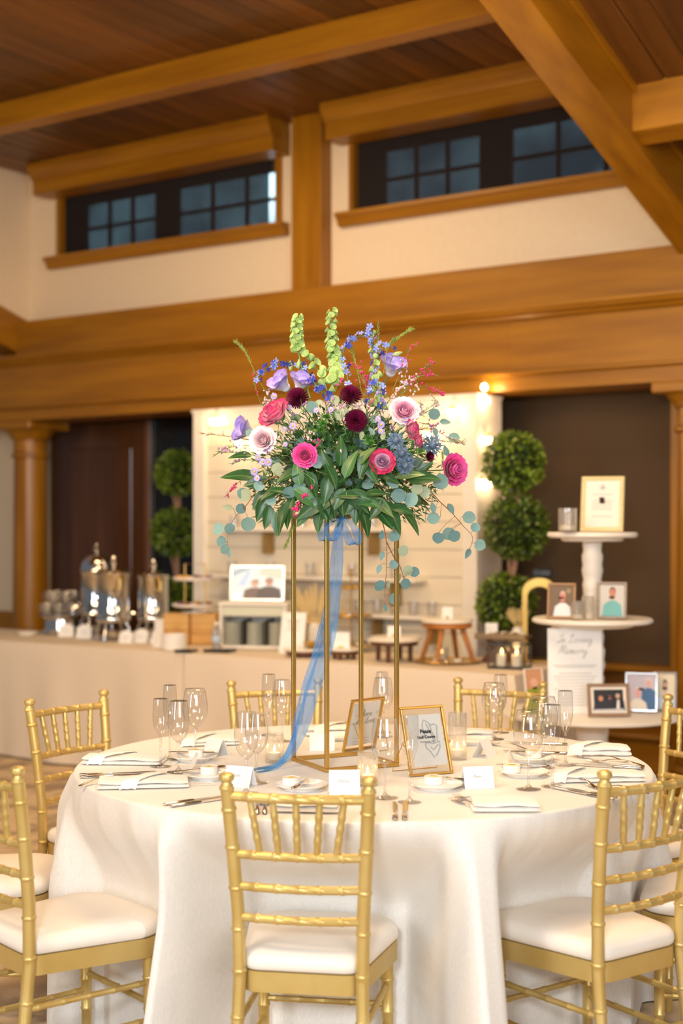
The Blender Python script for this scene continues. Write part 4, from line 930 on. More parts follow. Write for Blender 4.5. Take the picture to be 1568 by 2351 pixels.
# wax flower, boronia and fern sprigs
bud_m = [mat('bud_magenta', S(206, 24, 104), .5, noise=((99, 99, 99), S(226, 60, 132), 2, 0, .3, .7)), mat('bud_blush', S(232, 176, 190), .5, noise=((99, 99, 99), S(240, 208, 216), 2, 0, .3, .7)), mat('bud_mauve', S(176, 120, 176), .5, noise=((99, 99, 99), S(196, 150, 196), 2, 0, .3, .7))]
def sprig(pix, nb, col, sgm=stem_g, needles=14, spread=.02, kk=.9, bs=.0036):
    c = curve3(pix, 5, kk); m = M(); b = M(); m.tube([x-FO for x in c], .0009, 4)
    for i in range(needles):
        k = (.15+.85*rr.random())*(len(c)-1); a = c[int(k)].lerp(c[min(int(k)+1, len(c)-1)], k-int(k)); fw = (c[min(int(k)+1, len(c)-1)]-c[max(0, int(k)-1)]).normalized()
        d = (fw*.8+V((rr.uniform(-1, 1), rr.uniform(-1, 1), rr.uniform(-.6, 1)))*.7).normalized(); L = rr.uniform(.4, 1)*.024
        m.tube([a-FO, a+d*L*.5-FO, a+d*L-FO], [.0007, .0009, .0002], 4, False)
    for i in range(nb):
        k = (.35+.65*rr.random())*(len(c)-1); a = c[int(k)].lerp(c[min(int(k)+1, len(c)-1)], k-int(k)); d = V((rr.uniform(-1, 1), rr.uniform(-1, .6), rr.uniform(-.7, 1)))*spread*rr.random()
        m.tube([a-FO, a+d-FO], .0005, 3, False); b.ball(a+d-FO, bs*rr.uniform(.7, 1.2), 6, 4, 1.15)
    o = ob('flower_sprig', m, sgm, fa, smooth=180)
    if nb: q = ob('buds', b, bud_m[col], o, smooth=180); q['kind'] = 'stuff'
for a in [([(900, 930), (940, 890), (975, 845), (1003, 830)], 16, 0), ([(900, 930), (950, 870), (1000, 860)], 14, 0), ([(905, 940), (960, 890), (1000, 895), (1014, 906)], 20, 0), ([(900, 900), (925, 840), (940, 800), (950, 792)], 10, 0),
          ([(830, 900), (822, 860), (815, 835)], 12, 0), ([(840, 930), (838, 880), (826, 845)], 12, 0), ([(770, 900), (775, 885), (790, 865)], 10, 0), ([(600, 930), (588, 895), (582, 852)], 9, 0, stem_g, 10, .008),
          ([(690, 1080), (722, 1108), (700, 1140), (680, 1165), (672, 1190)], 26, 0, stem_g, 10, .012, 1.1, .0045), ([(580, 1080), (545, 1110), (530, 1125), (521, 1140)], 12, 0, stem_g, 8, .010),
          ([(900, 930), (920, 880), (935, 850), (928, 835)], 20, 1), ([(905, 930), (935, 890), (955, 870), (950, 905)], 22, 1), ([(660, 960), (625, 920), (612, 900)], 12, 1), ([(700, 1020), (668, 1000), (662, 985)], 12, 1), ([(880, 940), (905, 905), (930, 885)], 22, 1),
          ([(600, 1030), (560, 1022), (520, 1030), (495, 1045)], 12, 2, stem_g, 26), ([(600, 1040), (565, 1040), (530, 1038), (508, 1040)], 12, 2, stem_g, 26), ([(620, 1020), (560, 1008), (510, 1000), (468, 996)], 0, 2, stem_r, 40), ([(600, 1060), (560, 1055), (535, 1065)], 8, 2, stem_g, 20),
          ([(930, 990), (990, 985), (1030, 1005), (1060, 1018)], 10, 1, stem_r, 26), ([(950, 1000), (1010, 1012), (1065, 1016)], 6, 1, stem_g, 20), ([(960, 970), (985, 975), (1000, 985)], 12, 2, stem_r, 8), ([(800, 960), (790, 940), (780, 925)], 14, 1), ([(690, 960), (668, 950), (650, 930)], 14, 2)]:
    sprig(*a)
for i in range(26):
    px, py = rr.uniform(600, 1000), rr.uniform(905, 1050)
    sprig([(px*.7+797*.3, py*.75+1080*.25), (px+rr.uniform(-8, 8), py), (px+rr.uniform(-22, 22), py-rr.uniform(8, 30))], rr.choice((6, 9, 12)), rr.choice((1, 1, 2, 0)), stem_g, 14, .016, 1.06, .0032)
for pix, n in [([(610, 900), (583, 850), (565, 810), (544, 786)], 90), ([(860, 880), (880, 810), (915, 775), (942, 757)], 90), ([(880, 860), (890, 800), (905, 780)], 50), ([(835, 880), (815, 830), (808, 800)], 40), ([(850, 860), (866, 800), (868, 744)], 30), ([(668, 1170), (672, 1205), (655, 1255)], 90), ([(1000, 1100), (1015, 1070), (1016, 1040)], 20)]:
    c = curve3(pix, 6, .8); m = M(); m.tube([x-FO for x in c], .0011, 4)
    for i in range(n):
        k = (.45+.55*i/n)*(len(c)-1); a = c[int(k)].lerp(c[min(int(k)+1, len(c)-1)], k-int(k)); fw = (c[min(int(k)+1, len(c)-1)]-c[max(0, int(k)-1)]).normalized()
        d = (fw+V((rr.uniform(-1, 1), rr.uniform(-1, 1), rr.uniform(-1, 1)))*.55).normalized(); L = rr.uniform(.010, .019)
        m.tube([a-FO, a+d*L*.5-FO, a+d*L-FO], [.0008, .0010, .0002], 4, False)
    ob('fern_sprig', m, fern_l, fa, smooth=180)
for px, py, a in [(667, 840, (0, -.2, 1)), (686, 836, (.1, -.2, 1)), (912, 812, (1, -.1, .25)), (739, 855, (.4, -.3, .8))]:
    p = dome(px, py, .95); d = V(a).normalized(); o = ob('flower_bud', M().lathe([(0, -.017), (.005, -.012), (.0075, -.003), (.006, .007), (.002, .016), (0, .018)], 9), bell_m, fa, smooth=180)
    o.matrix_basis = Matrix.Translation(p-FO) @ orient(d.orthogonal(), d).to_4x4(); stem_to(p-d*.015, .0012)
# eucalyptus placed leaf by leaf: pixel of the leaf centre, heading angle in the picture, set, size
def eleaf(px, py, ang, kind, sz=1, var=None, kk=1.05, par=None, tilt=None):
    p = dome(px, py, kk); a = R(ang); d = V((cos(a), rr.uniform(-.25, .25), sin(a))).normalized()
    n = V((rr.uniform(-.3, .3), -1, rr.uniform(-.1, .5))) if tilt is None else V(tilt)
    L = .05*sz; return put('eucalyptus_leaf', EUC[kind][var if var is not None else rr.choice((0, 1))], p-d*L*.5, d, n, sz, par)
for a in [(680, 912, -95, 0, .72), (730, 925, 200, 1, .62, 2), (769, 918, -10, 1, .62), (779, 952, -110, 1, .68), (716, 935, -80, 0, .8), (796, 945, -20, 1, .4), (575, 995, 150, 0, .65), (997, 951, 170, 2, .78, 0), (1022, 969, -5, 0, .72, 2), (1000, 993, -80, 0, .6, 2), (1042, 1005, 0, 0, .78), (1024, 1035, 110, 0, .7, 2),
          (1012, 1106, -155, 0, 1.05), (982, 1100, 10, 0, .85, 2), (915, 1138, 170, 2, .95), (944, 1147, -110, 0, .95), (727, 1060, -60, 0, .9), (637, 1076, -40, 1, .75), (641, 1088, -25, 1, .70, 2), (580, 1112, 10, 1, .85, 2), (561, 1136, 150, 1, .9), (622, 1150, -80, 0, .7), (664, 1132, -100, 2, .85), (688, 1120, -60, 2, .8),
          (558, 1133, 160, 2, .8), (595, 1115, 60, 0, .7), (900, 1110, 150, 0, .9, 2), (958, 1122, -20, 1, .8), (975, 1130, 70, 1, .75), (925, 975, 10, 1, .6, 2), (860, 960, 60, 0, .75, 2), (880, 1000, 80, 1, .6, 2), (830, 1000, -100, 1, .55, 2), (853, 990, 120, 0, .6, 2)]:
    eleaf(*a)
def ebranch(pix, leaves, kk=1.0, sm=stem_r):
    c = curve3(pix, 6, kk); b = ob('eucalyptus_branch', M().tube([x-FO for x in c], [.0020-.0013*i/(len(c)-1) for i in range(len(c))], 5), sm, fa); tw = M()
    for (px, py, ang, kind, sz, *v) in leaves:
        o = eleaf(px, py, ang, kind, sz, v[0] if v else None, kk, b); base = o.matrix_basis.translation
        near = min(c, key=lambda q: (q-FO-base).length); tw.tube([near-FO, (near-FO+base)/2+V((0, 0, .003)), base], .0007, 4)
    ob('twig', tw, sm, b)
ebranch([(700, 1092), (660, 1092), (620, 1098), (590, 1125), (567, 1158), (542, 1185), (524, 1215), (522, 1240), (527, 1275)],
        [(522, 1165, 175, 1, .72, 2), (553, 1168, -110, 2, .72), (570, 1205, -85, 0, 1.0), (590, 1168, -70, 1, .7, 2), (500, 1215, 185, 0, .85), (528, 1214, -60, 2, .75), (507, 1243, 165, 2, .72), (517, 1262, -95, 0, .68), (526, 1270, -85, 0, .6, 2), (603, 1150, -95, 1, .8, 2)])
ebranch([(935, 1105), (965, 1112), (990, 1130), (1010, 1152), (1035, 1175), (1063, 1207), (1085, 1235), (1072, 1275)],
        [(994, 1165, 100, 0, .7, 2), (1035, 1168, -60, 0, .75, 2), (995, 1190, 185, 0, .85, 0), (1077, 1188, -10, 0, .88, 0), (1092, 1210, 60, 0, .68), (1006, 1236, -95, 2, .8, 1), (1030, 1227, -120, 0, .95), (1045, 1232, -40, 2, .8), (1103, 1252, -20, 0, .82), (1074, 1271, -115, 2, .72, 2)])
ebranch([(868, 1168), (877, 1195), (886, 1235), (888, 1280), (886, 1325), (883, 1360), (886, 1398)],
        [(876, 1228, 75, 2, .6, 2), (877, 1276, -105, 0, .6, 2), (906, 1231, 20, 0, .8), (927, 1265, -20, 1, .75), (904, 1296, 120, 0, .62), (870, 1307, -110, 0, .62, 2), (871, 1345, 170, 2, .82, 1), (891, 1342, -80, 1, .5, 2), (907, 1375, -30, 0, .8), (885, 1396, -80, 2, .5, 2)], .75)
ebranch([(888, 1245), (905, 1280), (918, 1300), (928, 1330)], [(935, 1310, 170, 1, .75), (951, 1313, -15, 2, .72), (913, 1329, -110, 1, .65, 2), (931, 1340, -80, 2, .72)], .75)
# salal: the dark glossy collar and the filling of the ball
for px, py, ang, k, s in [(556, 1088, 165, 1, 1.1), (580, 1108, 190, 0, 1.1), (553, 1042, 170, 1, .8), (600, 1170, -110, 0, 1), (614, 1192, -100, 0, 1), (646, 1180, -125, 1, 1.1), (660, 1170, -115, 1, 1), (682, 1082, 100, 4, 1), (705, 1140, -30, 4, 1.05), (715, 1165, 215, 1, 1), (730, 1195, -105, 0, 1.1), (745, 1168, -80, 0, 1),
      (757, 1178, -60, 0, 1), (765, 1095, -60, 0, 1.1), (800, 1065, 75, 4, 1), (785, 1040, 80, 1, .9), (830, 1075, -110, 0, 1), (855, 1090, -70, 0, 1), (795, 1135, 175, 0, 1), (830, 1140, -15, 1, 1), (845, 1150, -10, 4, .9), (815, 1180, -95, 0, 1.25), (840, 1185, -60, 1, 1.1), (775, 1150, -120, 0, 1), (880, 1160, -30, 7, 1),
      (905, 1180, -50, 1, 1.2), (890, 1195, -45, 0, 1.1), (930, 1170, -10, 0, 1.1), (950, 1195, -40, 4, 1), (860, 1175, 240, 0, 1), (870, 1130, 10, 0, 1), (640, 1125, 160, 0, 1), (615, 1135, 200, 0, 1), (590, 1150, 230, 0, 1), (635, 1205, -95, 0, 1), (700, 1180, -130, 4, .9), (940, 1085, 20, 7, 1), (965, 1095, 10, 1, 1), (900, 1098, -20, 0, 1), (745, 1050, 120, 0, .9),
      (980, 1070, 40, 0, .8), (660, 1090, 200, 0, 1), (720, 1110, -60, 1, 1), (750, 1125, -100, 0, 1.1), (784, 1158, -95, 1, .8), (768, 1166, -70, 0, .8), (802, 1162, -110, 0, .85), (750, 1150, -140, 1, .8), (818, 1150, -40, 1, .9), (875, 1035, 150, 1, .7), (835, 1045, 60, 7, .8)]:
    p = dome(px, py, 1.1); a = R(ang); d = V((cos(a), -.25, sin(a))).normalized(); put('salal_leaf', SAL[k % 9], p-d*.045*s, d, V((rr.uniform(-.7, .7), -.8, rr.uniform(.2, .9))), s*rr.uniform(.78, .95))
for i in range(95):
    az = rr.uniform(0, 2*pi); el = rr.uniform(-.32, .9); d = V((cos(az)*cos(el), sin(az)*cos(el), sin(el))); rad = rr.uniform(.55, .92)
    p = FC+V((d.x*.30, d.y*.26, d.z*.22-.03))*rad
    dd = (d*.7+V((rr.uniform(-1, 1), rr.uniform(-1, 1), rr.uniform(-1, .4)))*.6).normalized()
    put('salal_leaf', SAL[rr.choice((0, 1, 2, 0, 1, 3, 4))], p-dd*.03, dd, d+V((0, 0, .6)), rr.uniform(.5, .85))
for i in range(24):
    az = 2*pi*i/24+rr.uniform(-.08, .08); d = V((cos(az), sin(az), rr.uniform(-.5, .15))); p = V((FC.x+cos(az)*.085, FC.y+sin(az)*.085, SH+.075+rr.uniform(-.02, .03)))
    put('salal_leaf', SAL[rr.choice((0, 1, 2, 3, 1))], p, d, V((cos(az)*.6, sin(az)*.6, .8)), rr.uniform(.65, .95))
for i in range(46):
    az = rr.uniform(0, 2*pi); el = rr.uniform(-.3, 1.0); d = V((cos(az)*cos(el), sin(az)*cos(el), sin(el))); p = FC+V((d.x*.29, d.y*.25, d.z*.24))*rr.uniform(.6, .95)
    if d.y < -.5 and i % 3: continue
    put('eucalyptus_leaf', EUC[rr.choice((0, 1, 2))][rr.choice((0, 1, 2))], p, (d+V((rr.uniform(-1, 1), rr.uniform(-1, 1), rr.uniform(-1, .5)))*.6), d, rr.uniform(.7, 1))
for i in range(240):      # small dark leaves that close the upper dome
    az = rr.uniform(0, 2*pi); el = rr.uniform(.05, 1.25); d = V((cos(az)*cos(el), sin(az)*cos(el), sin(el))); p = FC+V((d.x*.25, d.y*.23, d.z*.20))*rr.uniform(.5, .95)
    if i >= 150: d = V((rr.uniform(-.9, .9), -1, rr.uniform(-.3, .8))).normalized(); p = FC+V((d.x*.25, d.y*.20, d.z*.20+.02))*rr.uniform(.7, 1)
    put('filler_leaf', SAL[rr.choice((0, 1, 2, 0, 3, 5))] if i % 3 else EUC[2][rr.choice((0, 1, 2))], p, (d*.6+V((rr.uniform(-1, 1), rr.uniform(-1, .3), rr.uniform(-.5, 1)))*.8), d, rr.uniform(.38, .62) if i % 3 else rr.uniform(.6, .8))
fill = M(); fill2 = M()
for i in range(4200):
    az = rr.uniform(0, 2*pi); el = math.asin(rr.uniform(-.5, 1)); d = V((cos(az)*cos(el), sin(az)*cos(el), sin(el))); rad = rr.uniform(.35, 1.0)**.7
    p = FC+V((d.x*.30, d.y*.25, d.z*.25-.02))*rad-FO
    t = (d*.8+V((rr.uniform(-1, 1), rr.uniform(-1, 1), rr.uniform(-1, 1)))*.8).normalized(); sd = t.orthogonal().normalized(); sd = (Quaternion(t, rr.uniform(0, 6)) @ sd); L = rr.uniform(.016, .040); w_ = rr.uniform(.0014, .0046)
    (fill if i % 4 else fill2).add([p, p+t*L*.5+sd*w_, p+t*L, p+t*L*.5-sd*w_], [(0, 1, 2, 3)])
ob('fine_foliage', fill, fern_m, fa, smooth=None)['kind'] = 'stuff'
ob('fine_foliage', fill2, green('grey_green_fill', (.10, .20, .12), (.15, .26, .15)), fa, smooth=None)['kind'] = 'stuff'
for px, py in [(740, 975), (735, 990), (748, 960), (850, 1020), (845, 1010), (965, 1040), (945, 1045)]:      # bright bushy tips
    m = M(); p = dome(px, py, 1.1)-FO
    for i in range(46):
        d = V((rr.uniform(-1, 1), rr.uniform(-1, .2), rr.uniform(-.3, 1.2))).normalized(); sd = d.orthogonal().normalized(); L = rr.uniform(.014, .026)
        m.add([p, p+d*L*.5+sd*.002, p+d*L, p+d*L*.5-sd*.002], [(0, 1, 2, 3)])
    ob('green_tip', m, green('bright_tip', (.08, .25, .04), (.14, .34, .06)), fa, smooth=None)
ob('stems', STEMS, stem_g, fa, smooth=180)['kind'] = 'stuff'
ORD = ('first', 'second', 'third', 'fourth', 'fifth', 'sixth', 'seventh', 'eighth', 'ninth', 'tenth', 'eleventh', 'twelfth', 'thirteenth', 'fourteenth', 'fifteenth')
# ================================================================== BUFFET, BACKDROP, TOPIARIES, MEMORIAL STAND
def wl(u, v, z=0): return WF @ V((u, v, z))
ZB = .767
def BP(px, py, h=ZB, v0=-1.33, v1=-.66):
    p = WI @ G(px, py, h); v = max(v0, min(v1, p.y)); u = RV(px, py, v)[0]; q = wl(u, v, h); return q
def top(px_top, p): return CH+(HZ-px_top)/F*p.y-p.z           # height above p of something seen at that row
def wpx(w, p): return w*p.y/F
WANG = ANG
def buffet(u0, u1, label, clabel):
    v0, v1 = -1.38, -.62
    t = thing('buffet_table', label, 'table', (0, 0, 0)); t.matrix_world = WF @ Matrix.Translation(((u0+u1)/2, -1.0, 0))
    L = u1-u0
    ob('tabletop', M().box((0, 0, .745), (L-.02, .74, .03), None, .004), MATS['plywood'], t)
    for x in (-1, 1):
        for y in (-1, 1): ob('leg', M().tube([(x*(L/2-.15), y*.3, 0), (x*(L/2-.15), y*.3, .735)], .014, 8), steel, t)
    c = M(); rows = []; per = []
    nL, nW = 60, 16; lo_, hi_ = (0, 1) if u0 > 2 else (1, 0)
    for i in range(nL): per.append((-L/2+L*i/nL, -.38, 0, -1))
    for i in range(nW): per.append((L/2, -.38+.76*i/nW, 1, 0))
    for i in range(nL): per.append((L/2-L*i/nL, .38, 0, 1))
    for i in range(nW): per.append((-L/2, .38-.76*i/nW, -1, 0))
    per.append(per[0])
    for k in range(15):
        f = k/14; z = .764-(.764-.012)*f; row = []
        for i, (x, y, nx, ny) in enumerate(per):
            cr = min(abs(abs(x)-L/2), .2)/.2 if abs(y) > .379 else min(abs(abs(y)-.38), .2)/.2
            sd_ = hi_ if x > 0 else lo_; a = f*(.022*sin(x*7+y*5+.6)+.012*sin(x*17+1)+.05*sd_*(1-cr)**2)+.004*(f > 0)
            if nx and not sd_: a = 0
            row.append((x+nx*a+(.03*f*(1-cr)*sd_*(1 if x > 0 else -1) if nx == 0 else 0), y+ny*a, z))
        rows.append(row)
    c.sheet(rows); n = len(c.v); c.add([(-L/2, -.38, .764), (L/2, -.38, .764), (L/2, .38, .764), (-L/2, .38, .764)], [(0, 1, 2, 3)])
    o = ob('buffet_cloth', c, bcloth, smooth=60); o.matrix_world = WF @ Matrix.Translation(((u0+u1)/2, -1.0, 0))
    tag(o, clabel, 'tablecloth')
UR = RV(1180, 1540, -1.38)[0]
buffet(-.2, 2.79, 'long buffet table hidden under ivory linen, coffee urns on top', 'ivory buffet cloth under the coffee urns, hanging to the floor')
buffet(2.80, UR, 'long buffet table hidden under ivory linen, cake stands and candles on top', 'ivory buffet cloth under the cake stands, hanging to the floor')
# shiplap display wall ------------------------------------------------------------
bu0, bu1, bv = 1.946, 4.19, -.30
bd = thing('display_wall', 'white shiplap display wall with shelves behind the buffet, lit by small bulbs', 'display wall', (0, 0, 0), 0); bd.matrix_world = WF
ship = mat('shiplap_white', S(238, 229, 210), .5, noise=((1.5, 20, 20), S(232, 221, 200), 4, .05, .3, .7))
pw = M().box((0, 0, 0), (bu1-bu0-.20, .018, .166), None, .004).mesh('plank', ship, 20)
for i in range(13): link('plank', pw, bd, ((bu0+bu1)/2, bv+.02, .10+i*.170))
ob('backing', bx(bu0+.02, bu1-.02, bv+.03, bv+.05, .0, 2.28), white, bd)
for a, b in ((bu0, bu0+.105), (bu1-.105, bu1)): ob('stile', bx(a, b, bv-.012, bv+.03, 0, 2.30, .005), white, bd)
ob('head_rail', bx(bu0+.105, bu1-.105, bv-.012, bv+.03, 2.20, 2.30, .005), white, bd)
ob('cornice_board', bx(bu0-.01, bu1+.01, bv-.02, .0, 2.30, 2.322, .004), white, bd)
ob('side_panel', bx(bu1-.02, bu1, bv+.03, .0, 0, 2.30, .003), white, bd); ob('side_panel', bx(bu0, bu0+.02, bv+.03, .0, 0, 2.30, .003), white, bd)
for (x0, x1, y, nm_) in ((500, 900, 1216, 'top'), (490, 960, 1322, 'middle'), (800, 1010, 1412, 'lowest')):
    a, z = RV(x0, y, bv-.1); b = RV(x1, y, bv-.1)[0]
    sh = ob('shelf', bx(a, b, bv-.13, bv+.012, z-.012, z+.012, .004), white, bd)
    for uu in ((a*.72+b*.28), (a*.12+b*.88)): ob('bracket', bx(uu-.008, uu+.008, bv-.11, bv+.01, z-.16, z-.012, .002), mat('bracket_brass', (.35, .23, .08), .4, .7, noise=((9, 9, 9), (.4, .27, .1), 2, 0, .3, .7)), bd)
    for k in range(5):
        uu = a+(b-a)*(.08+.2*k); q = wl(uu, bv-.06, z+.0125)
        t = tag(ob('tumbler', M().lathe([(0, .002), (.028, .002), (.030, .004), (.033, .085), (.031, .085), (.028, .008), (0, .007)], 16), glass, None, q, smooth=40), 'small clear tumbler on the %s display wall shelf, %s from the crate end' % (nm_, ORD[k]), 'glass', 'tumblers on the %s wall shelf' % nm_)
for i, (px, py, side) in enumerate(((490, 968, 0), (548, 1018, 0), (1036, 948, 0), (1112, 889, 1), (1110, 913, 1), (1117, 921, 1), (1122, 1011, 1), (1126, 1109, 1), (1106, 1109, 1), (980, 1000, 0))):
    if side: v_, z_ = RU(px, py, bu1+.03); q = wl(bu1+.03, max(bv-.06, min(-.02, v_)), CH+(HZ-py)/F*P(px, py, 1).y*(WF @ V((bu1+.03, max(bv-.06, min(-.02, v_)), 0))).y)
    else: u_, z_ = RV(px, py, bv-.055); q = wl(u_, bv-.055, z_)
    t = thing('light_bulb', 'small warm bulb, '+('at the upper left corner of the display wall front', 'behind the lavender bloom at the left of the flowers', 'at the upper right of the display wall front', 'topmost on the side edge of the display wall', 'just under the topmost bulb on the wall side', 'outer one under the topmost bulb on the wall side', 'on the wall side above the upper topiary ball', 'on the wall side by the upper topiary ball, outer', 'on the wall side by the upper topiary ball, inner', 'behind the sea holly at the right of the flowers')[i], 'lamp', q, ANG, 'warm bulbs on the display wall')
    ob('bulb', M().ball((0, 0, 0), .019, 12, 8, 1.15), bulbm, t); ob('socket', M().lathe([(0, .045), (.012, .045), (.013, .02), (0, .016)], 10), brass, t)
    ob('clip', M().tube([(0, 0, .035), (0, .045, .035)] if not side else [(0, 0, .035), (-.035, 0, .035)], .004, 6), brass, t)
    if i not in (4, 8): point('bulb_light', q+(WF.to_3x3() @ (V((.03, 0, 0)) if side else V((0, -.03, 0)))), .9, (1, .66, .32), .02)
# urns --------------------------------------------------------------------------
def urn(px, by, ty, w_, label, dome=0):
    p = BP(px, by); H = top(ty, p); r = wpx(w_, p)/2
    t = thing('coffee_urn', label, 'urn', p, ANG-.5, None); h0, h1 = H*.24, H*(.70 if dome else .80); ld = 1 if dome else .28; hk = h1+.12*ld
    ob('body', M().lathe([(0, h0-.01), (r*.93, h0-.01), (r*.97, h0), (r*.97, h0+.02), (r*.92, h0+.03), (r*.92, h1-.03), (r*.97, h1-.02), (r, h1), (r*.95, h1+.005)], 32), steel, t)
    ob('lid', M().lathe([(r*.97, h1+.005), (r*.95, h1+.02*ld), (r*.86, h1+.06*ld), (r*.6, h1+.10*ld), (r*.22, h1+.118*ld), (0, hk)], 32), steel, t)
    ob('finial', M().lathe([(r*.16, hk-.005), (r*.10, hk+.012), (r*.2, hk+.025), (r*.22, hk+.035), (r*.1, hk+.05), (r*.14, H-.012), (r*.08, H), (0, H)], 14), steel, t)
    for k in range(4):
        a = pi/4+k*pi/2; ob('leg', M().tube([(r*.8*cos(a), r*.8*sin(a), h0-.005), (r*1.02*cos(a), r*1.02*sin(a), h0*.55), (r*1.05*cos(a), r*1.05*sin(a), .006)], [.011, .008, .013], 8), steel, t, smooth=60)
    s = ob('spigot', M().tube([(0, -r*.9, h0+.045), (0, -r-.05, h0+.045), (0, -r-.055, h0+.0)], [.011, .010, .008], 8), steel, t); ob('tap_handle', M().box((0, -r-.045, h0+.085), (.014, .014, .06), None, .004), black, s)
    for sx in (-1, 1): ob('handle', M().tube([(sx*r*.95, 0, h1-.03), (sx*(r+.028), 0, h1-.03), (sx*(r+.03), 0, h1-.10), (sx*r*.95, 0, h1-.10)], .008, 8), brass, t)
    ob('burner', M().lathe([(0, .02), (.035, .02), (.04, .03), (.04, .065), (0, .07)], 14), steel, t)
urn(222, 1452, 1248, 76, 'tall steel coffee urn at the back left of the buffet, highest domed lid', 1)
urn(260, 1470, 1277, 80, 'steel coffee urn in the middle, standing in front of the tallest urn')
urn(352, 1453, 1285, 76, 'steel coffee urn nearest the wooden crates')
# cups on a silver riser
p = BP(142, 1454)
t = thing('silver_riser', 'round silver riser tray holding glass cups, left of the urns', 'tray', p)
ob('riser', M().lathe([(.0, 0), (.13, 0), (.14, .01), (.12, .03), (.115, .10), (.135, .115), (.14, .125), (0, .125)], 32), silver, t)
ob('tray', M().lathe([(0, .126), (.15, .126), (.165, .132), (.165, .137), (.15, .132), (0, .131)], 32), silver, t)
for k in range(14):
    lvl = 0 if k < 8 else 1; a = k*2*pi/(8 if lvl == 0 else 6); rd = .118 if lvl == 0 else .085
    c = thing('glass_cup', 'small glass coffee cup in the %s ring on the silver riser' % ('lower', 'upper')[lvl], 'cup', p+V((rd*cos(a), rd*sin(a), .1335+lvl*.082)), a, 'glass cups on the silver riser')
    ob('cup', M().lathe([(0, .002), (.022, .002), (.026, .006), (.036, .08), (.0345, .08), (.024, .01), (0, .008)], 14), ribbed, c, smooth=50)
    ob('handle', M().tube([(.034, 0, .065), (.052, 0, .06), (.05, 0, .03), (.029, 0, .022)], .003, 6), ribbed, c)
for px, py, w_, h_, a, lb in ((150, 1462, 34, 30, 8, 'left of the urn feet, first from the glass cups'), (191, 1466, 34, 32, 4, 'second from the glass cups, before the tall urn'), (286, 1477, 34, 30, -14, 'in front of the middle urn'), (320, 1476, 38, 32, -18, 'between the middle urn and the right urn'), (356, 1480, 24, 34, -14, 'just left of the white ribbed bowl')):
    p = BP(px, py); w2, h2 = wpx(w_, p), wpx(h_, p)
    t = thing('label_card', 'white scalloped label card '+lb, 'card', p, R(a)+ANG*.3)
    poly = [(-w2/2, 0), (w2/2, 0), (w2/2, h2*.8), (w2*.3, h2*.86), (w2*.2, h2*.97), (0, h2), (-w2*.2, h2*.97), (-w2*.3, h2*.86), (-w2/2, h2*.8)]
    ob('front', M().prism(poly, lambda p_, q, t_: (p_, t_+q*.3, q), 0, .002), paper, t, smooth=None); ob('back', M().prism(poly, lambda p_, q, t_: (p_, t_+.6*h2-q*.3, q), 0, .002), paper, t, smooth=None)
    m = M()
    for k in range(3): m.box((0, h2*(.55-.14*k)*.3-.001, h2*(.55-.14*k)), (w2*.5, .0006, h2*.03))
    ob('print', m, pale_ink, t, smooth=None)['kind'] = 'stuff'
p = BP(62, 1459); tag(ob('small_dish', M().lathe([(0, .004), (.05, .004), (.075, .022), (.078, .022), (.052, 0), (0, 0)][::-1], 24), china, None, p), 'small white dish at the far left end of the buffet', 'dish')
p = BP(400, 1492); tag(ob('ribbed_bowl', M().lathe([(0, 0), (.062, 0), (.07, .01), (.072, .095), (.066, .095), (.062, .012), (0, .01)], 40, rib=.05), china, None, p), 'white ribbed bowl before the wooden crates', 'bowl')
p = BP(365, 1487); tag(ob('white_block', M().box((0, 0, .09), (.055, .03, .18), None, .003).box((0, 0, .004), (.075, .06, .008), None, .002), china, None, p, (0, 0, ANG)), 'tall white menu holder behind the ribbed bowl', 'holder')
crate = mat('pale_crate_wood', S(222, 180, 112), .6, noise=((2, 18, 18), S(200, 152, 88), 5, .1, .3, .7))
for x0, x1, lb in ((386, 447, 'left pale wooden crate under the pastry stand'), (449, 509, 'right pale wooden crate under the pastry stand')):
    p = BP((x0+x1)/2, 1477); w2 = wpx(x1-x0, p); h2 = top(1406, p)
    t = thing('wooden_crate', lb, 'crate', p, ANG*.4)
    for k in range(3): ob('slat', M().box((0, -.10, h2*(.17+.33*k)), (w2*.98, .012, h2*.32), None, .003), crate, t)
    ob('box', M().box((0, 0, h2/2), (w2*.97, .185, h2-.004), None, .003), crate, t)
pb = BP(448, 1477); zc = pb.z+top(1406, pb)
t = thing('pastry_stand', 'two tier white pastry stand with a square handle on the crates', 'stand', (pb.x, pb.y, zc+.001), ANG*.4)
for z, r in ((.035, .15), (.205, .145)): ob('tier', M().lathe([(0, z), (r*.9, z), (r, z+.012), (r, z+.02), (r*.9, z+.008), (0, z+.008)], 36), china, t)
ob('foot', M().lathe([(.09, 0), (.09, .006), (.02, .012), (.015, .035), (0, .035)], 20), china, t)
ob('handle_frame', M().tube([(-.07, 0, .04), (-.07, 0, .31), (.07, 0, .31), (.07, 0, .04)], .006, 8), brass, t)
for k in range(14):
    lvl = k % 2; a = k*.9; rd = .095; z = (.044, .214)[lvl]
    tag(ob('pastry', M().lathe([(0, 0), (.019, .001), (.024, .011), (.017, .022), (0, .025)], 10), mat(('pastry_brown', 'pastry_berry', 'pastry_gold')[k % 3], (S(120, 72, 40), S(130, 90, 120), S(224, 178, 100))[k % 3], .6), None, t.matrix_basis @ V((rd*cos(a), rd*sin(a), z+.0005))), ('brown', 'berry coloured', 'golden')[k % 3]+' pastry on the '+('lower', 'upper')[lvl]+' tier of the pastry stand', 'pastry', 'pastries on the '+('lower', 'upper')[lvl]+' tier')
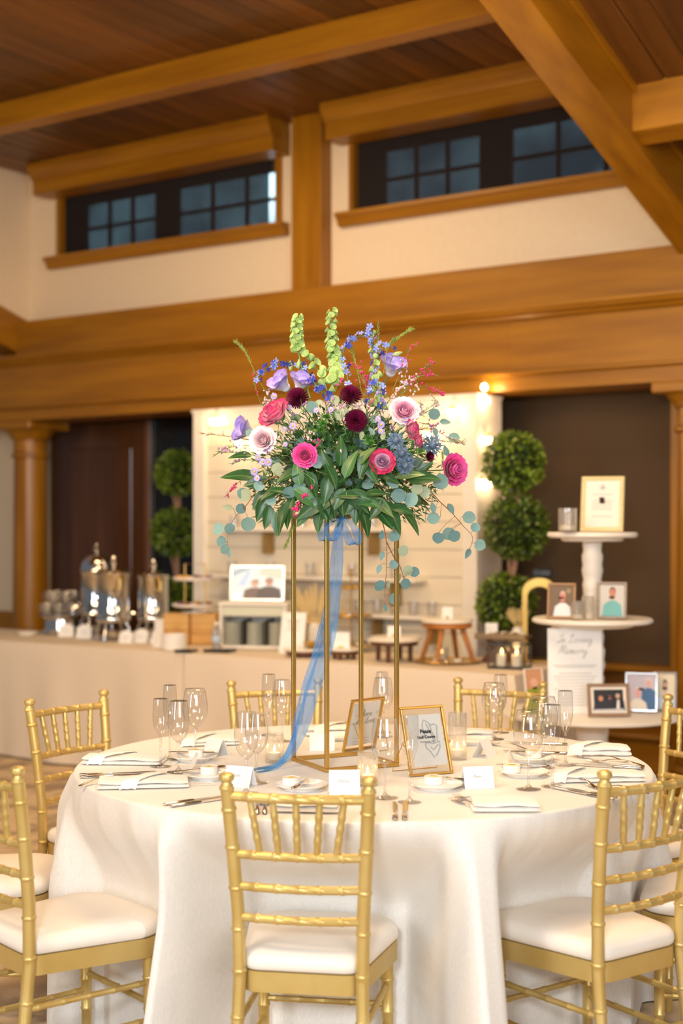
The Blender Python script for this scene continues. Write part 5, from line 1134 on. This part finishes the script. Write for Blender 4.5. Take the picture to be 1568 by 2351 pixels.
for px, py, w_, lb in ((428, 1497, 40, 'flat black tray before the left crate'), (505, 1496, 64, 'flat black tray under the water bottle')):
    p = BP(px, py); tag(ob('black_tray', M().box((0, 0, .006), (wpx(w_, p), .13, .012), None, .003).box((0, -.06, .012), (wpx(w_, p), .008, .012), None, .002), black, None, p, (0, 0, ANG*.5)), lb, 'tray')
p = BP(497, 1495); p.z += .0125; t = thing('water_bottle', 'clear water bottle with white cap on the black tray', 'bottle', p)
ob('bottle', M().lathe([(0, 0), (.026, 0), (.029, .006), (.029, .07), (.027, .08), (.029, .09), (.028, .115), (.014, .138), (.013, .15)], 20), glassmat('bottle_plastic', (.9, .94, .97), 1.4, .05, .2, (.7, .78, .85)), t); ob('cap', M().lathe([(.015, .148), (.015, .163), (0, .163)], 14), white, t)
ob('label_band', M().lathe([(.0295, .045), (.0297, .048), (.0297, .08), (.0295, .083)], 20), mat('blue_label', S(190, 205, 225), .5), t)
# white crate with grey plates and the photo frame on it -------------------------------------
p = BP(592, 1487); w2 = wpx(158, p); h2 = top(1381, p); th_ = ANG*.35
t = thing('white_crate', 'white open crate under the framed couple photo, filled with grey plates', 'crate', p, th_)
for x in (-1, 1): ob('side', M().box((x*(w2/2-.009), 0, h2/2), (.018, .24, h2-.04), None, .003), white, t)
ob('top_board', M().box((0, 0, h2-.01), (w2+.01, .25, .02), None, .003), white, t); ob('bottom_board', M().box((0, 0, .011), (w2-.038, .23, .018), None, .003), white, t); ob('back_board', M().box((0, .112, h2/2), (w2-.038, .012, h2-.06), None, .002), white, t)
ob('front_rail', M().box((0, -.11, h2-.055), (w2-.038, .014, .06), None, .003), mat('pale_green_paint', S(214, 216, 196), .5), t)
for x in (-1, 1): ob('divider', M().box((x*w2*.17, 0, .10), (.012, .21, .15), None, .002), mat('divider_grey', S(70, 68, 60), .6), t)
pl = mat('grey_plate', S(206, 210, 196), .35, noise=((9, 9, 9), S(160, 164, 150), 2, 0, .3, .7))
plm = M().lathe([(0, 0), (.050, 0), (.0575, .0012), (.0585, .003), (.0585, .0075), (.0575, .0088), (.045, .005), (0, .005)], 18).mesh('plate', pl, 40)
for k, lb in ((-1, 'left'), (0, 'middle'), (1, 'right')):
    for i in range(15):
        o = link('side_plate', plm, None, t.matrix_basis @ V((k*w2*.325, -.055, .0205+i*.0094))); o.scale = (.93, .93, 1); tag(o, '%s grey plate from the bottom of the %s stack in the white crate' % (ORD[i], lb), 'plate', 'grey plates in the %s stack' % lb)
def flat(m_, pts, z): m_.add([(x, z, y) for x, y in pts], [list(range(len(pts)))])
def ell(cx, cy, a, b, n=14, s0=0, s1=2*pi): return [(cx+a*cos(s0+(s1-s0)*i/n), cy+b*sin(s0+(s1-s0)*i/n)) for i in range(n)]
def photo(name, label, p, W, H, yaw, lean, bm, bw, bg, shapes, cat='picture frame', matw=0, bead=False, emit=False):
    t = thing(name, label, cat, p+V((0, 0, .003)), yaw); tm = Matrix.Rotation(-R(lean), 4, 'X')
    def sub(nm, m, mt, sm=30, par=None):
        o = ob(nm, m, mt, par or t, smooth=sm); 
        if par is None: o.matrix_local = tm
        return o
    f = M().box((0, 0, bw/2), (W, .016, bw), None, .003).box((0, 0, H-bw/2), (W, .016, bw), None, .003).box((-W/2+bw/2, 0, H/2), (bw, .016, H-2*bw), None, .003).box((W/2-bw/2, 0, H/2), (bw, .016, H-2*bw), None, .003)
    sub('frame', f, bm)
    if bead:
        b = M(); nx, nz = max(4, int(W/(bw*.62))), max(4, int(H/(bw*.62)))
        for i in range(nx+1):
            for z in (bw/2, H-bw/2): b.ball((-W/2+bw/2+(W-bw)*i/nx, -.008, z), bw*.36, 6, 4)
        for i in range(1, nz):
            for x in (-W/2+bw/2, W/2-bw/2): b.ball((x, -.008, bw/2+(H-bw)*i/nz), bw*.36, 6, 4)
        sub('bead_trim', b, bead if bead is not True else bm, 180)['kind'] = 'stuff'
    w_, h_ = W-2*bw, H-2*bw
    pr = sub('print', M().box((0, -.001, H/2), (w_+.002, .003, h_+.002)), mat('print_'+name+label[:14], bg, .4) if not emit else mat('screen_'+name, bg, .3, emit=(bg, .30)), None)
    for k, (pts, c) in enumerate(shapes):
        m = M(); flat(m, [(max(-.5, min(.5, x))*w_, H/2+max(-.5, min(.5, y))*h_) for x, y in pts], -.0028-.00025*k)
        nm = 'pic_%02x%02x%02x%d' % (*[int(q) for q in c], int(emit)); sub('printed_shape', m, mat(nm, S(*c), .4) if not emit else mat(nm, S(*c), .3, emit=(S(*c), .30)), None, pr)
    ob('easel_back', M().add([(-.012, .008, H*.6), (.012, .008, H*.6), (.014, .02+H*.45, .0), (-.014, .02+H*.45, .0)], [(0, 1, 2, 3)]), black, t, smooth=None)
    return t
def person(cx, sh_y, hw, skin, hair, top_, bottom=-.5, hairtop=.0):
    hd = sh_y+hw*1.1
    return [(ell(cx, hd+hw*.42, hw*.64, hw*.72), hair), ([(cx-hw*2, bottom), (cx-hw*1.7, sh_y-hw*.5), (cx-hw*.6, sh_y+hw*.15), (cx+hw*.6, sh_y+hw*.15), (cx+hw*1.7, sh_y-hw*.5), (cx+hw*2, bottom)], top_), (ell(cx, hd, hw*.56, hw*.8), skin)]
silv = mat('silver_frame', (.62, .60, .58), .25, .85, noise=((9, 9, 9), (.7, .68, .66), 2, 0, .3, .7)); bronze = mat('bronze_frame', (.30, .17, .09), .35, .4, noise=((9, 9, 9), (.38, .23, .13), 2, 0, .3, .7)); pearl = mat('pearl_bead', S(232, 214, 160), .25, coat=.4, noise=((50, 50, 50), S(240, 226, 182), 2, 0, .3, .7))
q = t.matrix_basis @ V((0, -.02, h2+.0005)); wq = wpx(130, p); hq = wpx(82, p)
photo('photo_display', 'framed photo display of a couple on top of the white crate', V(q), wq, hq, th_, 6, silv, .016, S(214, 226, 232),
      [([(-.5, -.5), (-.5, -.32), (-.3, -.28), (-.32, -.5)], (240, 246, 255)), ([(-.5, .2), (-.1, .5), (-.3, .5), (-.5, .4)], (150, 175, 200)), ([(.0, .28), (.5, .1), (.5, .5), (.1, .5)], (190, 205, 196)), ([(-.42, -.1), (-.25, -.1), (-.12, .35), (-.2, .45)], (176, 202, 238))]
      + person(-.05, -.16, .12, (196, 150, 130), (96, 66, 54), (96, 74, 66)) + person(.24, -.12, .13, (176, 124, 104), (84, 60, 50), (62, 50, 50)), emit=True)
p = BP(668, 1500); t = thing('leaning_sign', 'white print sign with small dark block leaning left of the gold stand', 'sign', p, ANG*.4)
w2, h2 = wpx(58, p), wpx(92, p)
o = ob('board', M().prism([(-w2/2, 0), (w2/2, 0), (w2/2, h2), (-w2/2, h2)], lambda a, b, c: (a, c+b*.32, b), 0, .005), paper, t, smooth=None)
m = M()
for z, wd, hh_ in ((.78, .5, .05), (.68, .4, .04), (.58, .45, .03)): m.box((0, h2*z*.32-.001, h2*z), (w2*wd, .001, h2*hh_))
ob('print', m, pale_ink, t, smooth=None)['kind'] = 'stuff'
ob('strut', M().add([(-.01, h2*.2+.01, h2*.6), (.01, h2*.2+.01, h2*.6), (.012, h2*.5, 0), (-.012, h2*.5, 0)], [(0, 1, 2, 3)]), black, t, smooth=None)
# pampas fans
pam = mat('pampas_cream', S(240, 216, 156), .8, noise=((60, 60, 60), S(226, 196, 130), 2, 0, .3, .7))
def fan(px, by, pot_top, ty, w_, n, label, spread=70):
    p = BP(px, by); t = thing('dried_pampas', label, 'dried flowers', p); h0 = max(.05, top(pot_top, p)); H = top(ty, p)
    ob('pot', M().lathe([(0, 0), (.035, 0), (.045, .02), (.04, h0*.8), (.028, h0), (.024, h0), (.03, h0*.7), (0, .02)], 20), china, t); rg = random.Random(n)
    for i in range(n):
        a = R(-spread+2*spread*(i+.5)/n)+rg.uniform(-.08, .08); L = (H-h0)*(1 if abs(a) < .6 else .9)*rg.uniform(.82, 1.02); d = V((sin(a), rg.uniform(-.07, .07), cos(a))); sd = V((cos(a), 0, -sin(a))); b = V((0, 0, h0-.02)); m = M()
        for k in range(12):
            f = .35+.62*k/12
            for s in (-1, 1): m.add([b+d*L*f, b+d*L*(f+.09)+sd*s*.022*(1-abs(2*f-1.3)), b+d*L*(f+.04)], [(0, 1, 2)])
        m.tube([b, b+d*L*.95], .0022, 5); ob('plume', m, pam, t, smooth=None)
fan(724, 1486, 1430, 1328, 70, 26, 'cream dried fan flowers in a white pot behind the gold stand legs')
fan(1190, 1476, 1440, 1378, 40, 7, 'cream dried leaves in front of the lowest topiary ball', 34)
# gold tiered stand and cake stands
p = BP(806, 1476); t = thing('gold_tier_stand', 'three tier gold stand with glass shelves on the buffet behind the right legs', 'stand', p); H = top(1305, p)
for z, r, nm in ((top(1497, p)*0+.03, .17, 'a'), (top(1415, p), .125, 'b'), (top(1352, p), .075, 'c')):
    ob('tier_ring', M().lathe([(r, z), (r+.006, z+.006), (r, z+.012), (r-.006, z+.006), (r, z)], 40), brass, t, smooth=60); ob('glass_shelf', M().lathe([(0, z+.004), (r-.004, z+.004), (r-.004, z+.008), (0, z+.008)], 36), glass, t)
    for k in range(3): ob('spoke', M().tube([(0, 0, z+.003), (r*cos(k*2.1), r*sin(k*2.1), z+.003)], .003, 6), brass, t)
ob('rod', M().tube([(0, 0, 0), (0, 0, H-.03)], .005, 8), brass, t); ob('finial', M().lathe([(0, H-.045), (.014, H-.035), (.006, H-.02), (.012, H-.008), (0, H)], 12), brass, t); ob('foot', M().lathe([(0, 0), (.06, 0), (.062, .006), (.01, .012), (0, .012)], 24), brass, t)
for k in range(9):
    lv = k % 3; z = (.038, top(1415, p)+.008, top(1352, p)+.008)[lv]; a = k*1.7; rd = (.12, .08, .045)[lv]
    tag(ob('tealight', M().lathe([(0, 0), (.018, 0), (.0185, .014), (.016, .012), (0, .011)], 14), (wax, silver, brass)[k % 3], None, p+V((rd*cos(a), rd*sin(a), z+.0005))), ('cream wax', 'silver cup', 'brass cup')[k % 3]+' tealight on the '+('bottom', 'middle', 'top')[lv]+' tier of the gold stand', 'candle', 'tealights on the gold tier stand')
stoolw = mat('stool_wood', S(190, 122, 50), .45, noise=((6, 6, 6), S(160, 94, 32), 4, .1, .3, .7)); walnut = mat('walnut', S(110, 66, 38), .45, noise=((8, 8, 8), S(84, 48, 26), 4, .1, .3, .7))
marble = mat('marble_slab', S(246, 238, 222), .3, noise=((12, 12, 12), S(236, 226, 208), 5, 0, .4, .7))
def low_stand(px, by, ty, w_, label):
    p = BP(px, by); r = wpx(w_, p)/2; H = top(ty, p); t = thing('cake_stand', label, 'stand', p, .4)
    ob('slab', M().lathe([(0, H-.012), (r*.97, H-.012), (r, H-.008), (r, H-.003), (r*.97, H), (0, H)], 36), marble, t); ob('wood_top', M().lathe([(0, H-.035), (r*.85, H-.035), (r*.88, H-.03), (r*.88, H-.0125), (0, H-.0125)], 36), walnut, t)
    for k in range(4): a = pi/4+k*pi/2; ob('leg', M().box((r*.62*cos(a), r*.62*sin(a), (H-.035)/2), (.022, .022, H-.036), None, .003), walnut, t)
    return p, H
p, H = low_stand(905, 1517, 1466, 126, 'low walnut cake stand with a round marble slab, left of the stool stand')
tag(ob('marble_board', M().lathe([(0, 0), (.14, 0), (.143, .004), (.14, .009), (0, .009)], 32), marble, None, p+V((.01, .02, H+.001))), 'second round marble board lying on the low walnut cake stand', 'board')
def minicard(p, w_, h_, label): 
    t = thing('small_card', label, 'card', p, ANG*.3); ob('card', M().prism([(-w_/2, 0), (w_/2, 0), (w_/2, h_), (-w_/2, h_)], lambda a, b, c: (a, c+b*.1, b), 0, .002), paper, t, smooth=None); ob('holder', M().box((0, .003, .006), (w_*.3, .02, .012), None, .003), brass, t)
minicard(p+V((.0, .02, H+.0105)), wpx(30, p), wpx(24, p), 'small white card on the low walnut cake stand')
p, H = low_stand(790, 1512, 1488, 76, 'small walnut stand below the gold tiered stand')
minicard(p+V((-.02, 0, H+.0005)), wpx(42, p), wpx(36, p), 'wide white card on the small walnut stand')
p, H = low_stand(700, 1506, 1488, 100, 'low walnut board stand left of the front stand leg, at the buffet edge')
tag(ob('gold_bowl', M().lathe([(0, 0), (.03, 0), (.06, .03), (.062, .034), (.057, .032), (.028, .006), (0, .006)], 24), brass, None, p+V((.05, 0, H+.0005))), 'small gold bowl on the board stand at the buffet edge', 'bowl')
p = BP(1027, 1520); p.z += .005; t = thing('stool_stand', 'tall wooden stool cake stand with four splayed legs and marble top', 'stand', p, .35); H = top(1420, p); r = wpx(118, p)/2
ob('slab', M().lathe([(0, H-.022), (r*.96, H-.022), (r, H-.018), (r, H-.003), (r*.97, H), (0, H)], 36), marble, t); ob('seat', M().lathe([(0, H-.052), (r*.9, H-.052), (r*.96, H-.046), (r*.96, H-.03), (r*.9, H-.0225), (0, H-.0225)], 36), stoolw, t)
for k in range(4): a = pi/4+k*pi/2; ob('leg', M().tube([(r*.62*cos(a), r*.62*sin(a), H-.052), (r*1.08*cos(a), r*1.08*sin(a), 0)], [.017, .012], 10), stoolw, t)
minicard(p+V((0, 0, H+.0005)), wpx(24, p), wpx(26, p), 'small white card on the wooden stool stand')
p2 = V(p); p2.z = ZB; t = thing('gold_tray', 'round gold mirror tray under the wooden stool stand', 'tray', p2)
ob('tray', M().lathe([(0, .001), (.178, .001), (.188, .010), (.186, .012), (.177, .004), (0, .004)], 40), brass, t)
for k, (dx, dy) in enumerate(((-.01, -.04), (.05, -.02), (.075, .03), (-.06, .0))):
    tag(ob('tealight', M().lathe([(0, 0), (.018, 0), (.0185, .014), (.016, .012), (0, .011)], 14), (silver, wax)[k % 2], None, p2+V((dx, dy, .0045))), ('silver', 'cream')[k % 2]+' tealight on the gold tray under the stool stand', 'candle', 'tealights on the gold tray')
t = thing('glass_votive', 'clear glass votive on the gold tray under the stool stand', 'candle', p2+V((-.03, .03, .0045))); ob('glass_holder', M().lathe([(0, .002), (.034, .002), (.037, .006), (.037, .075), (.0345, .075), (.034, .01), (0, .009)], 24), ribbed, t); ob('candle', M().lathe([(0, .0095), (.027, .0095), (.027, .04), (0, .042)], 16), wax, t); ob('flame', M().lathe([(0, .043), (.005, .05), (.003, .06), (0, .068)], 8), flame, t)
p = BP(1150, 1520, v0=-1.25); t = thing('pedestal_stand', 'dark turned wood pedestal tray beside the black lantern', 'stand', p, ANG*.6); H = top(1462, p); L = wpx(118, p)
for x in (-.22, .25): ob('pedestal', M().lathe([(.045, 0), (.045, .012), (.03, .03), (.016, .05), (.022, .075), (.012, .10), (.02, H-.02), (.04, H-.012), (0, H-.012)], 18, (x*L, 0, 0)), walnut, t)
ob('tray', M().box((.05*L, 0, H), (L, .17, .02), None, .004).box((.05*L, -.08, H+.014), (L, .01, .016), None, .003), mat('grey_wood', S(150, 128, 96), .5, noise=((3, 16, 16), S(120, 98, 70), 4, .1, .3, .7)), t)
q = t.matrix_basis @ V((-.2*L, .01, H+.0105)); minicard(q, wpx(28, p), wpx(26, p), 'small white card on the dark pedestal tray')
for k in range(6):
    q = t.matrix_basis @ V((L*(-.05+.09*k), (.03 if k % 2 else -.03), H+.0105)); tag(ob('tealight', M().lathe([(0, 0), (.018, 0), (.0185, .016), (.016, .014), (0, .013)], 14), (silver, wax)[k % 2], None, q), ('silver', 'cream')[k % 2]+' tealight on the dark pedestal tray', 'candle', 'tealights on the pedestal tray')
p = BP(1170, 1533, v0=-1.36); t = thing('black_lantern', 'black metal and glass lantern with candle at the buffet corner', 'lantern', p, ANG*.6); L, H = wpx(84, p), wpx(58, p)
fb = M()
for x in (-1, 1):
    for y in (-1, 1): fb.box((x*L/2, y*.075, H/2), (.008, .008, H))
for z in (.004, H-.004):
    for y in (-1, 1): fb.box((0, y*.075, z), (L, .008, .008))
    for x in (-1, 1): fb.box((x*L/2, 0, z), (.008, .15, .008))
fb.box((0, -.075, H/2), (.006, .008, H)).box((0, 0, .006), (L, .15, .006)); ob('frame', fb, black, t, smooth=None)
for y in (-1, 1): ob('glass_pane', M().box((0, y*.073, H/2), (L-.01, .002, H-.018)), pane2, t, smooth=None)
for x in (-.22, .2): c = ob('candle', M().lathe([(0, .01), (.028, .01), (.028, .07), (0, .072)], 16, (x*L, 0, 0)), wax, t); ob('flame', M().lathe([(0, .072), (.006, .08), (.004, .094), (0, .104)], 8, (x*L, 0, 0)), flame, c)
point('lantern_light', p+V((0, 0, .11)), .5, (1, .6, .25), .02)
p = BP(1238, 1472); t = thing('gold_arch', 'gold arched metal lantern stand left of the white tiered stand', 'decoration', p, ANG*.2); H = top(1326, p); w2 = wpx(78, p)
def arch(w_, h_, n=14): return [(-w_/2, 0), (-w_/2, h_-w_*.42)]+[(-w_/2*cos(pi*i/n), h_-w_*.42+w_*.42*sin(pi*i/n)) for i in range(1, n)]+[(w_/2, h_-w_*.42), (w_/2, 0)]
a, b = arch(w2, H), arch(w2*.70, H*.90); n = len(a)
m = M().add([(x, y, z) for y in (-.07, .07) for x, z in a]+[(x, y, z) for y in (-.07, .07) for x, z in b], [(i, i+1, n+i+1, n+i)[::-1] for i in range(n-1)]+[(2*n+i, 2*n+i+1, 3*n+i+1, 3*n+i) for i in range(n-1)]+[(i, i+1, 2*n+i+1, 2*n+i) for i in range(n-1)]+[(n+i, n+i+1, 3*n+i+1, 3*n+i)[::-1] for i in range(n-1)])
ob('arch_band', m, brass, t, smooth=40); ob('base_plate', M().box((0, 0, .006), (w2*1.05, .16, .012), None, .003), brass, t); ob('side_sheet', M().box((w2*.5+.02, .03, H*.42), (.03, .03, H*.82), None, .004), mat('grey_bark', S(108, 84, 60), .6, noise=((9, 9, 3), S(84, 62, 44), 4, .1, .3, .7)), t)
q = p+V((.02, .02, H+.001)); t = thing('small_projector', 'small black device on top of the gold arch', 'projector', q, ANG*.3); ob('body', M().box((0, 0, .025), (.11, .08, .05), None, .01), black, t); ob('lens', M().lathe([(0, 0), (.02, 0), (.02, .02), (.015, .02), (.012, .012), (0, .012)], 16), black, t, (-.03, -.04, .028), (pi/2, 0, 0))
# topiaries -----------------------------------------------------------------------
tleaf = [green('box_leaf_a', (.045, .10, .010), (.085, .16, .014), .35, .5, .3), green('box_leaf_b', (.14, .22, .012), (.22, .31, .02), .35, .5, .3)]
bark = mat('topiary_trunk', S(176, 140, 116), .8, noise=((20, 20, 6), S(140, 104, 80), 4, .3, .3, .7))
def topiary(cx, vv, balls, label):
    u = RV(cx, 1200, vv)[0]; p = wl(u, vv, 0); t = thing('topiary_tree', label, 'topiary', p); rg = random.Random(len(label))
    ob('pot', M().lathe([(0, 0), (.13, 0), (.15, .02), (.18, .30), (.19, .31), (.19, .34), (.165, .34), (.15, .30), (0, .29)], 28), mat('pot_stone', S(120, 110, 96), .8, noise=((9, 9, 9), S(104, 94, 80), 3, .1, .3, .7)), t)
    last = (0, 0, .30)
    for px, py, rp in balls[::-1]:
        c = V((wpx(px-cx, p), 0, CH+(HZ-py)/F*p.y)); r = wpx(rp, p)
        ob('trunk', M().tube([last, ((last[0]+c.x)/2+.02, 0, (last[2]+c.z)/2), tuple(c)], .018, 8).tube([(last[0]+.03, .01, last[2]), ((last[0]+c.x)/2-.01, .01, (last[2]+c.z)/2), (c.x-.05, .01, c.z-r*.5)], .012, 8), bark, t)
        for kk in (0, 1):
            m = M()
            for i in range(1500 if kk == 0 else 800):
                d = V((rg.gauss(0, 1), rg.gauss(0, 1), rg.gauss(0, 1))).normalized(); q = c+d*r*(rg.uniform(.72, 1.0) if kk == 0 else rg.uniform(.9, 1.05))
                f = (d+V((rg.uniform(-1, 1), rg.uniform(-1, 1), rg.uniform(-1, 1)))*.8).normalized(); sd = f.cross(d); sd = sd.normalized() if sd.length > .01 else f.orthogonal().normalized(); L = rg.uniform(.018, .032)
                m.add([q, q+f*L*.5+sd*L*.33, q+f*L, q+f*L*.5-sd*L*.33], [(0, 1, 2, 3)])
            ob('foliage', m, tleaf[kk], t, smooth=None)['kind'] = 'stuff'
        ob('inner_ball', M().ball(c, r*.74, 18, 10), mat('topiary_core', (.012, .022, .006), .9), t)  # solid near-black ball closing the middle of the leaves
        last = (c.x, 0, c.z)
topiary(1182, -.40, [(1178, 1062, 68), (1186, 1210, 72), (1162, 1385, 66)], 'three ball topiary tree right of the white display wall')
topiary(404, .27, [(408, 1086, 50), (402, 1222, 54), (402, 1378, 46)], 'three ball topiary tree left of the white display wall, half hidden behind it')
# memorial stand -------------------------------------------------------------------
mc = V((1.217, 6.9, 0)); t = thing('memorial_stand', 'white three tier round display stand with a scalloped post, right of the buffet', 'stand', mc)
def zy(py, y=6.9): return CH+(HZ-py)/F*y
z1, z2, z3 = zy(1632), zy(1418), zy(1222)
for z, r in ((z1, .44), (z2, .29), (z3, .217)): ob('tier', M().lathe([(0, z-.045), (r*.62, z-.045), (r*.68, z-.04), (r*.70, z-.026), (r*.95, z-.026), (r, z-.018), (r, z-.008), (r*.97, z), (0, z)], 48), white, t)
def post(z0, z1_, r): 
    n = max(6, int((z1_-z0)/.022)); ob('post', M().lathe([(r*(1+.07*sin(k*2.1)+.05*sin(k*.7)), z0+(z1_-z0)*k/n) for k in range(n+1)], 16), white, t, smooth=60)
post(.03, z1-.045, .075); post(z1, z2-.045, .058); post(z2, z3-.045, .048)
ob('base', M().lathe([(0, 0), (.24, 0), (.25, .015), (.22, .03), (0, .035)], 40), white, t)
p = V(((1321-784)/F*6.795, 6.795, z1+.0005)); t = thing('memory_sign', 'white paper sign with script lettering leaning on the white stand post', 'sign', p, R(2)); W_, H_ = 126*6.78/F, 196*6.78/F
o = ob('board', M().box((0, 0, H_/2), (W_, .004, H_), None, .001), paper, t); o.rotation_euler = (-R(3), 0, 0)
cm2 = lambda x, z: Matrix.Translation((x, -.0026, z)) @ Matrix.Rotation(pi/2, 4, 'X')
cursive('In Loving', .034, mat('soft_ink', (.42, .41, .40), .7), o, cm2(0, H_*.83), w=.035); cursive('Memory', .036, MATS['soft_ink'], o, cm2(-.01, H_*.70), w=.035)
m = M()
for i in range(2): m.box((0, -.0024, H_*(.565-.022*i)), (W_*(.8-.1*i), .0004, .004))
for i in range(11): m.box((0, -.0024, H_*(.47-.037*i)), (W_*(.6+.06*((i*3) % 4)), .0004, .0045))
ob('small_print', m, pale_ink, o, smooth=None)['kind'] = 'stuff'
def PF(px, py, z): y = (CH-z)*F/(py-HZ) if py > HZ+40 else 6.85; y = max(6.62, min(7.2, y)); return V(((px-784)/F*y, y, z+.0008))
photo('framed_photo', 'brown frame with three people, on the lowest tier', V(((1399-784)/F*6.66, 6.66, z1+.0008)), .200, .155, R(4), 12, bronze, .016, S(240, 232, 220),
      [([(-.42, -.40), (.42, -.40), (.42, .40), (-.42, .40)], (30, 26, 26))]+person(-.22, -.08, .115, (206, 140, 112), (150, 96, 66), (36, 32, 42), -.4)+person(.03, -.0, .085, (204, 134, 118), (66, 40, 34), (40, 34, 36), -.4)+person(.26, .02, .10, (214, 158, 130), (190, 176, 160), (24, 26, 34), -.4)+[([(.20, -.40), (.24, .0), (.30, .0), (.30, -.40)], (236, 232, 226)), ([(-.42, -.40), (.42, -.40), (.42, -.33), (-.42, -.35)], (196, 196, 200))])
photo('framed_photo', 'silver frame with a couple in white and blue, behind the brown frame', V(((1472-784)/F*6.83, 6.83, z1+.0008)), .155, .19, R(-14), 12, silv, .012, S(196, 186, 196), person(.26, .10, .14, (222, 160, 140), (216, 210, 206), (46, 92, 140))+person(-.12, -.22, .17, (224, 160, 150), (212, 204, 200), (236, 226, 208)))
photo('framed_photo', 'silver beaded frame with a dark haired figure, at the right end of the lowest tier', V(((1526-784)/F*6.87, 6.87, z1+.0008)), .115, .19, R(-16), 12, silv, .012, S(226, 212, 184), person(.0, -.1, .2, (200, 158, 120), (60, 48, 44), (196, 204, 216))+[([(-.5, -.5), (.5, -.5), (.5, -.25), (-.5, -.2)], (206, 214, 226))], bead=silv)
photo('framed_photo', 'wooden frame with a man in a white shirt, on the middle tier', V(((1288-784)/F*6.76, 6.76, z2+.0008)), .135, .172, R(-16), 12, bronze, .012, S(106, 82, 62), person(.05, -.10, .19, (212, 130, 112), (200, 176, 166), (228, 228, 234))+[(ell(.3, .32, .1, .08), (150, 130, 90))])
photo('framed_photo', 'bronze beaded frame with a man in a teal shirt, on the middle tier', V(((1404-784)/F*6.74, 6.74, z2+.0008)), .142, .178, R(-16), 12, bronze, .013, S(200, 198, 194), person(.02, -.04, .21, (196, 124, 96), (120, 78, 60), (104, 176, 178)), bead=silv)
t = photo('pearl_frame', 'pearl beaded frame with a printed verse, on the top tier', V(((1381-784)/F*6.83, 6.83, z3+.0008)), .205, .275, R(-17), 15, pearl, .022, S(232, 226, 220), [([(-.3, y), (.3, y), (.3, y+.012), (-.3, y+.012)], (176, 166, 160)) for y in (.2, .06, -.0, -.06, -.12, -.28)]+[([(-.02, .30), (.02, .30), (.02, .42), (-.02, .42)], (150, 140, 140)), ([(-.1, .34), (.1, .34), (.1, .36), (-.1, .36)], (150, 140, 140))], bead=pearl)
t = photo('picture_card', 'colourful picture print standing left of the script sign on the lowest tier', V(((1232-784)/F*6.72, 6.72, z1+.0008)), .10, .22, R(24), 10, white, .004, S(150, 160, 50), [([(-.5, .05), (.5, .1), (.5, .5), (-.5, .5)], (206, 150, 110)), (ell(0, .2, .22, .1), (226, 176, 150)), (ell(.0, -.12, .2, .12), (96, 110, 30))])
def cup(px, y, z, wp, hp, label):
    p = V(((px-784)/F*y, y, z+.0008)); r = wp*y/F/2; h = hp*y/F; t = thing('candle_glass', label, 'candle', p)
    ob('glass_holder', M().lathe([(0, .002), (r*.95, .002), (r, .006), (r, h), (r-.003, h), (r-.003, .012), (0, .010)], 28), ribbed, t); ob('candle', M().lathe([(0, .0105), (r-.005, .0105), (r-.005, h*.3), (0, h*.3)], 20), wax, t)
cup(1303, 6.72, z3, 42, 55, 'clear candle glass on the top tier beside the pearl frame')
cup(1326, 6.70, z2, 28, 44, 'white wax candle glass in front of the post on the middle tier'); cup(1352, 6.72, z2, 26, 56, 'taller clear candle glass beside the teal shirt photo')
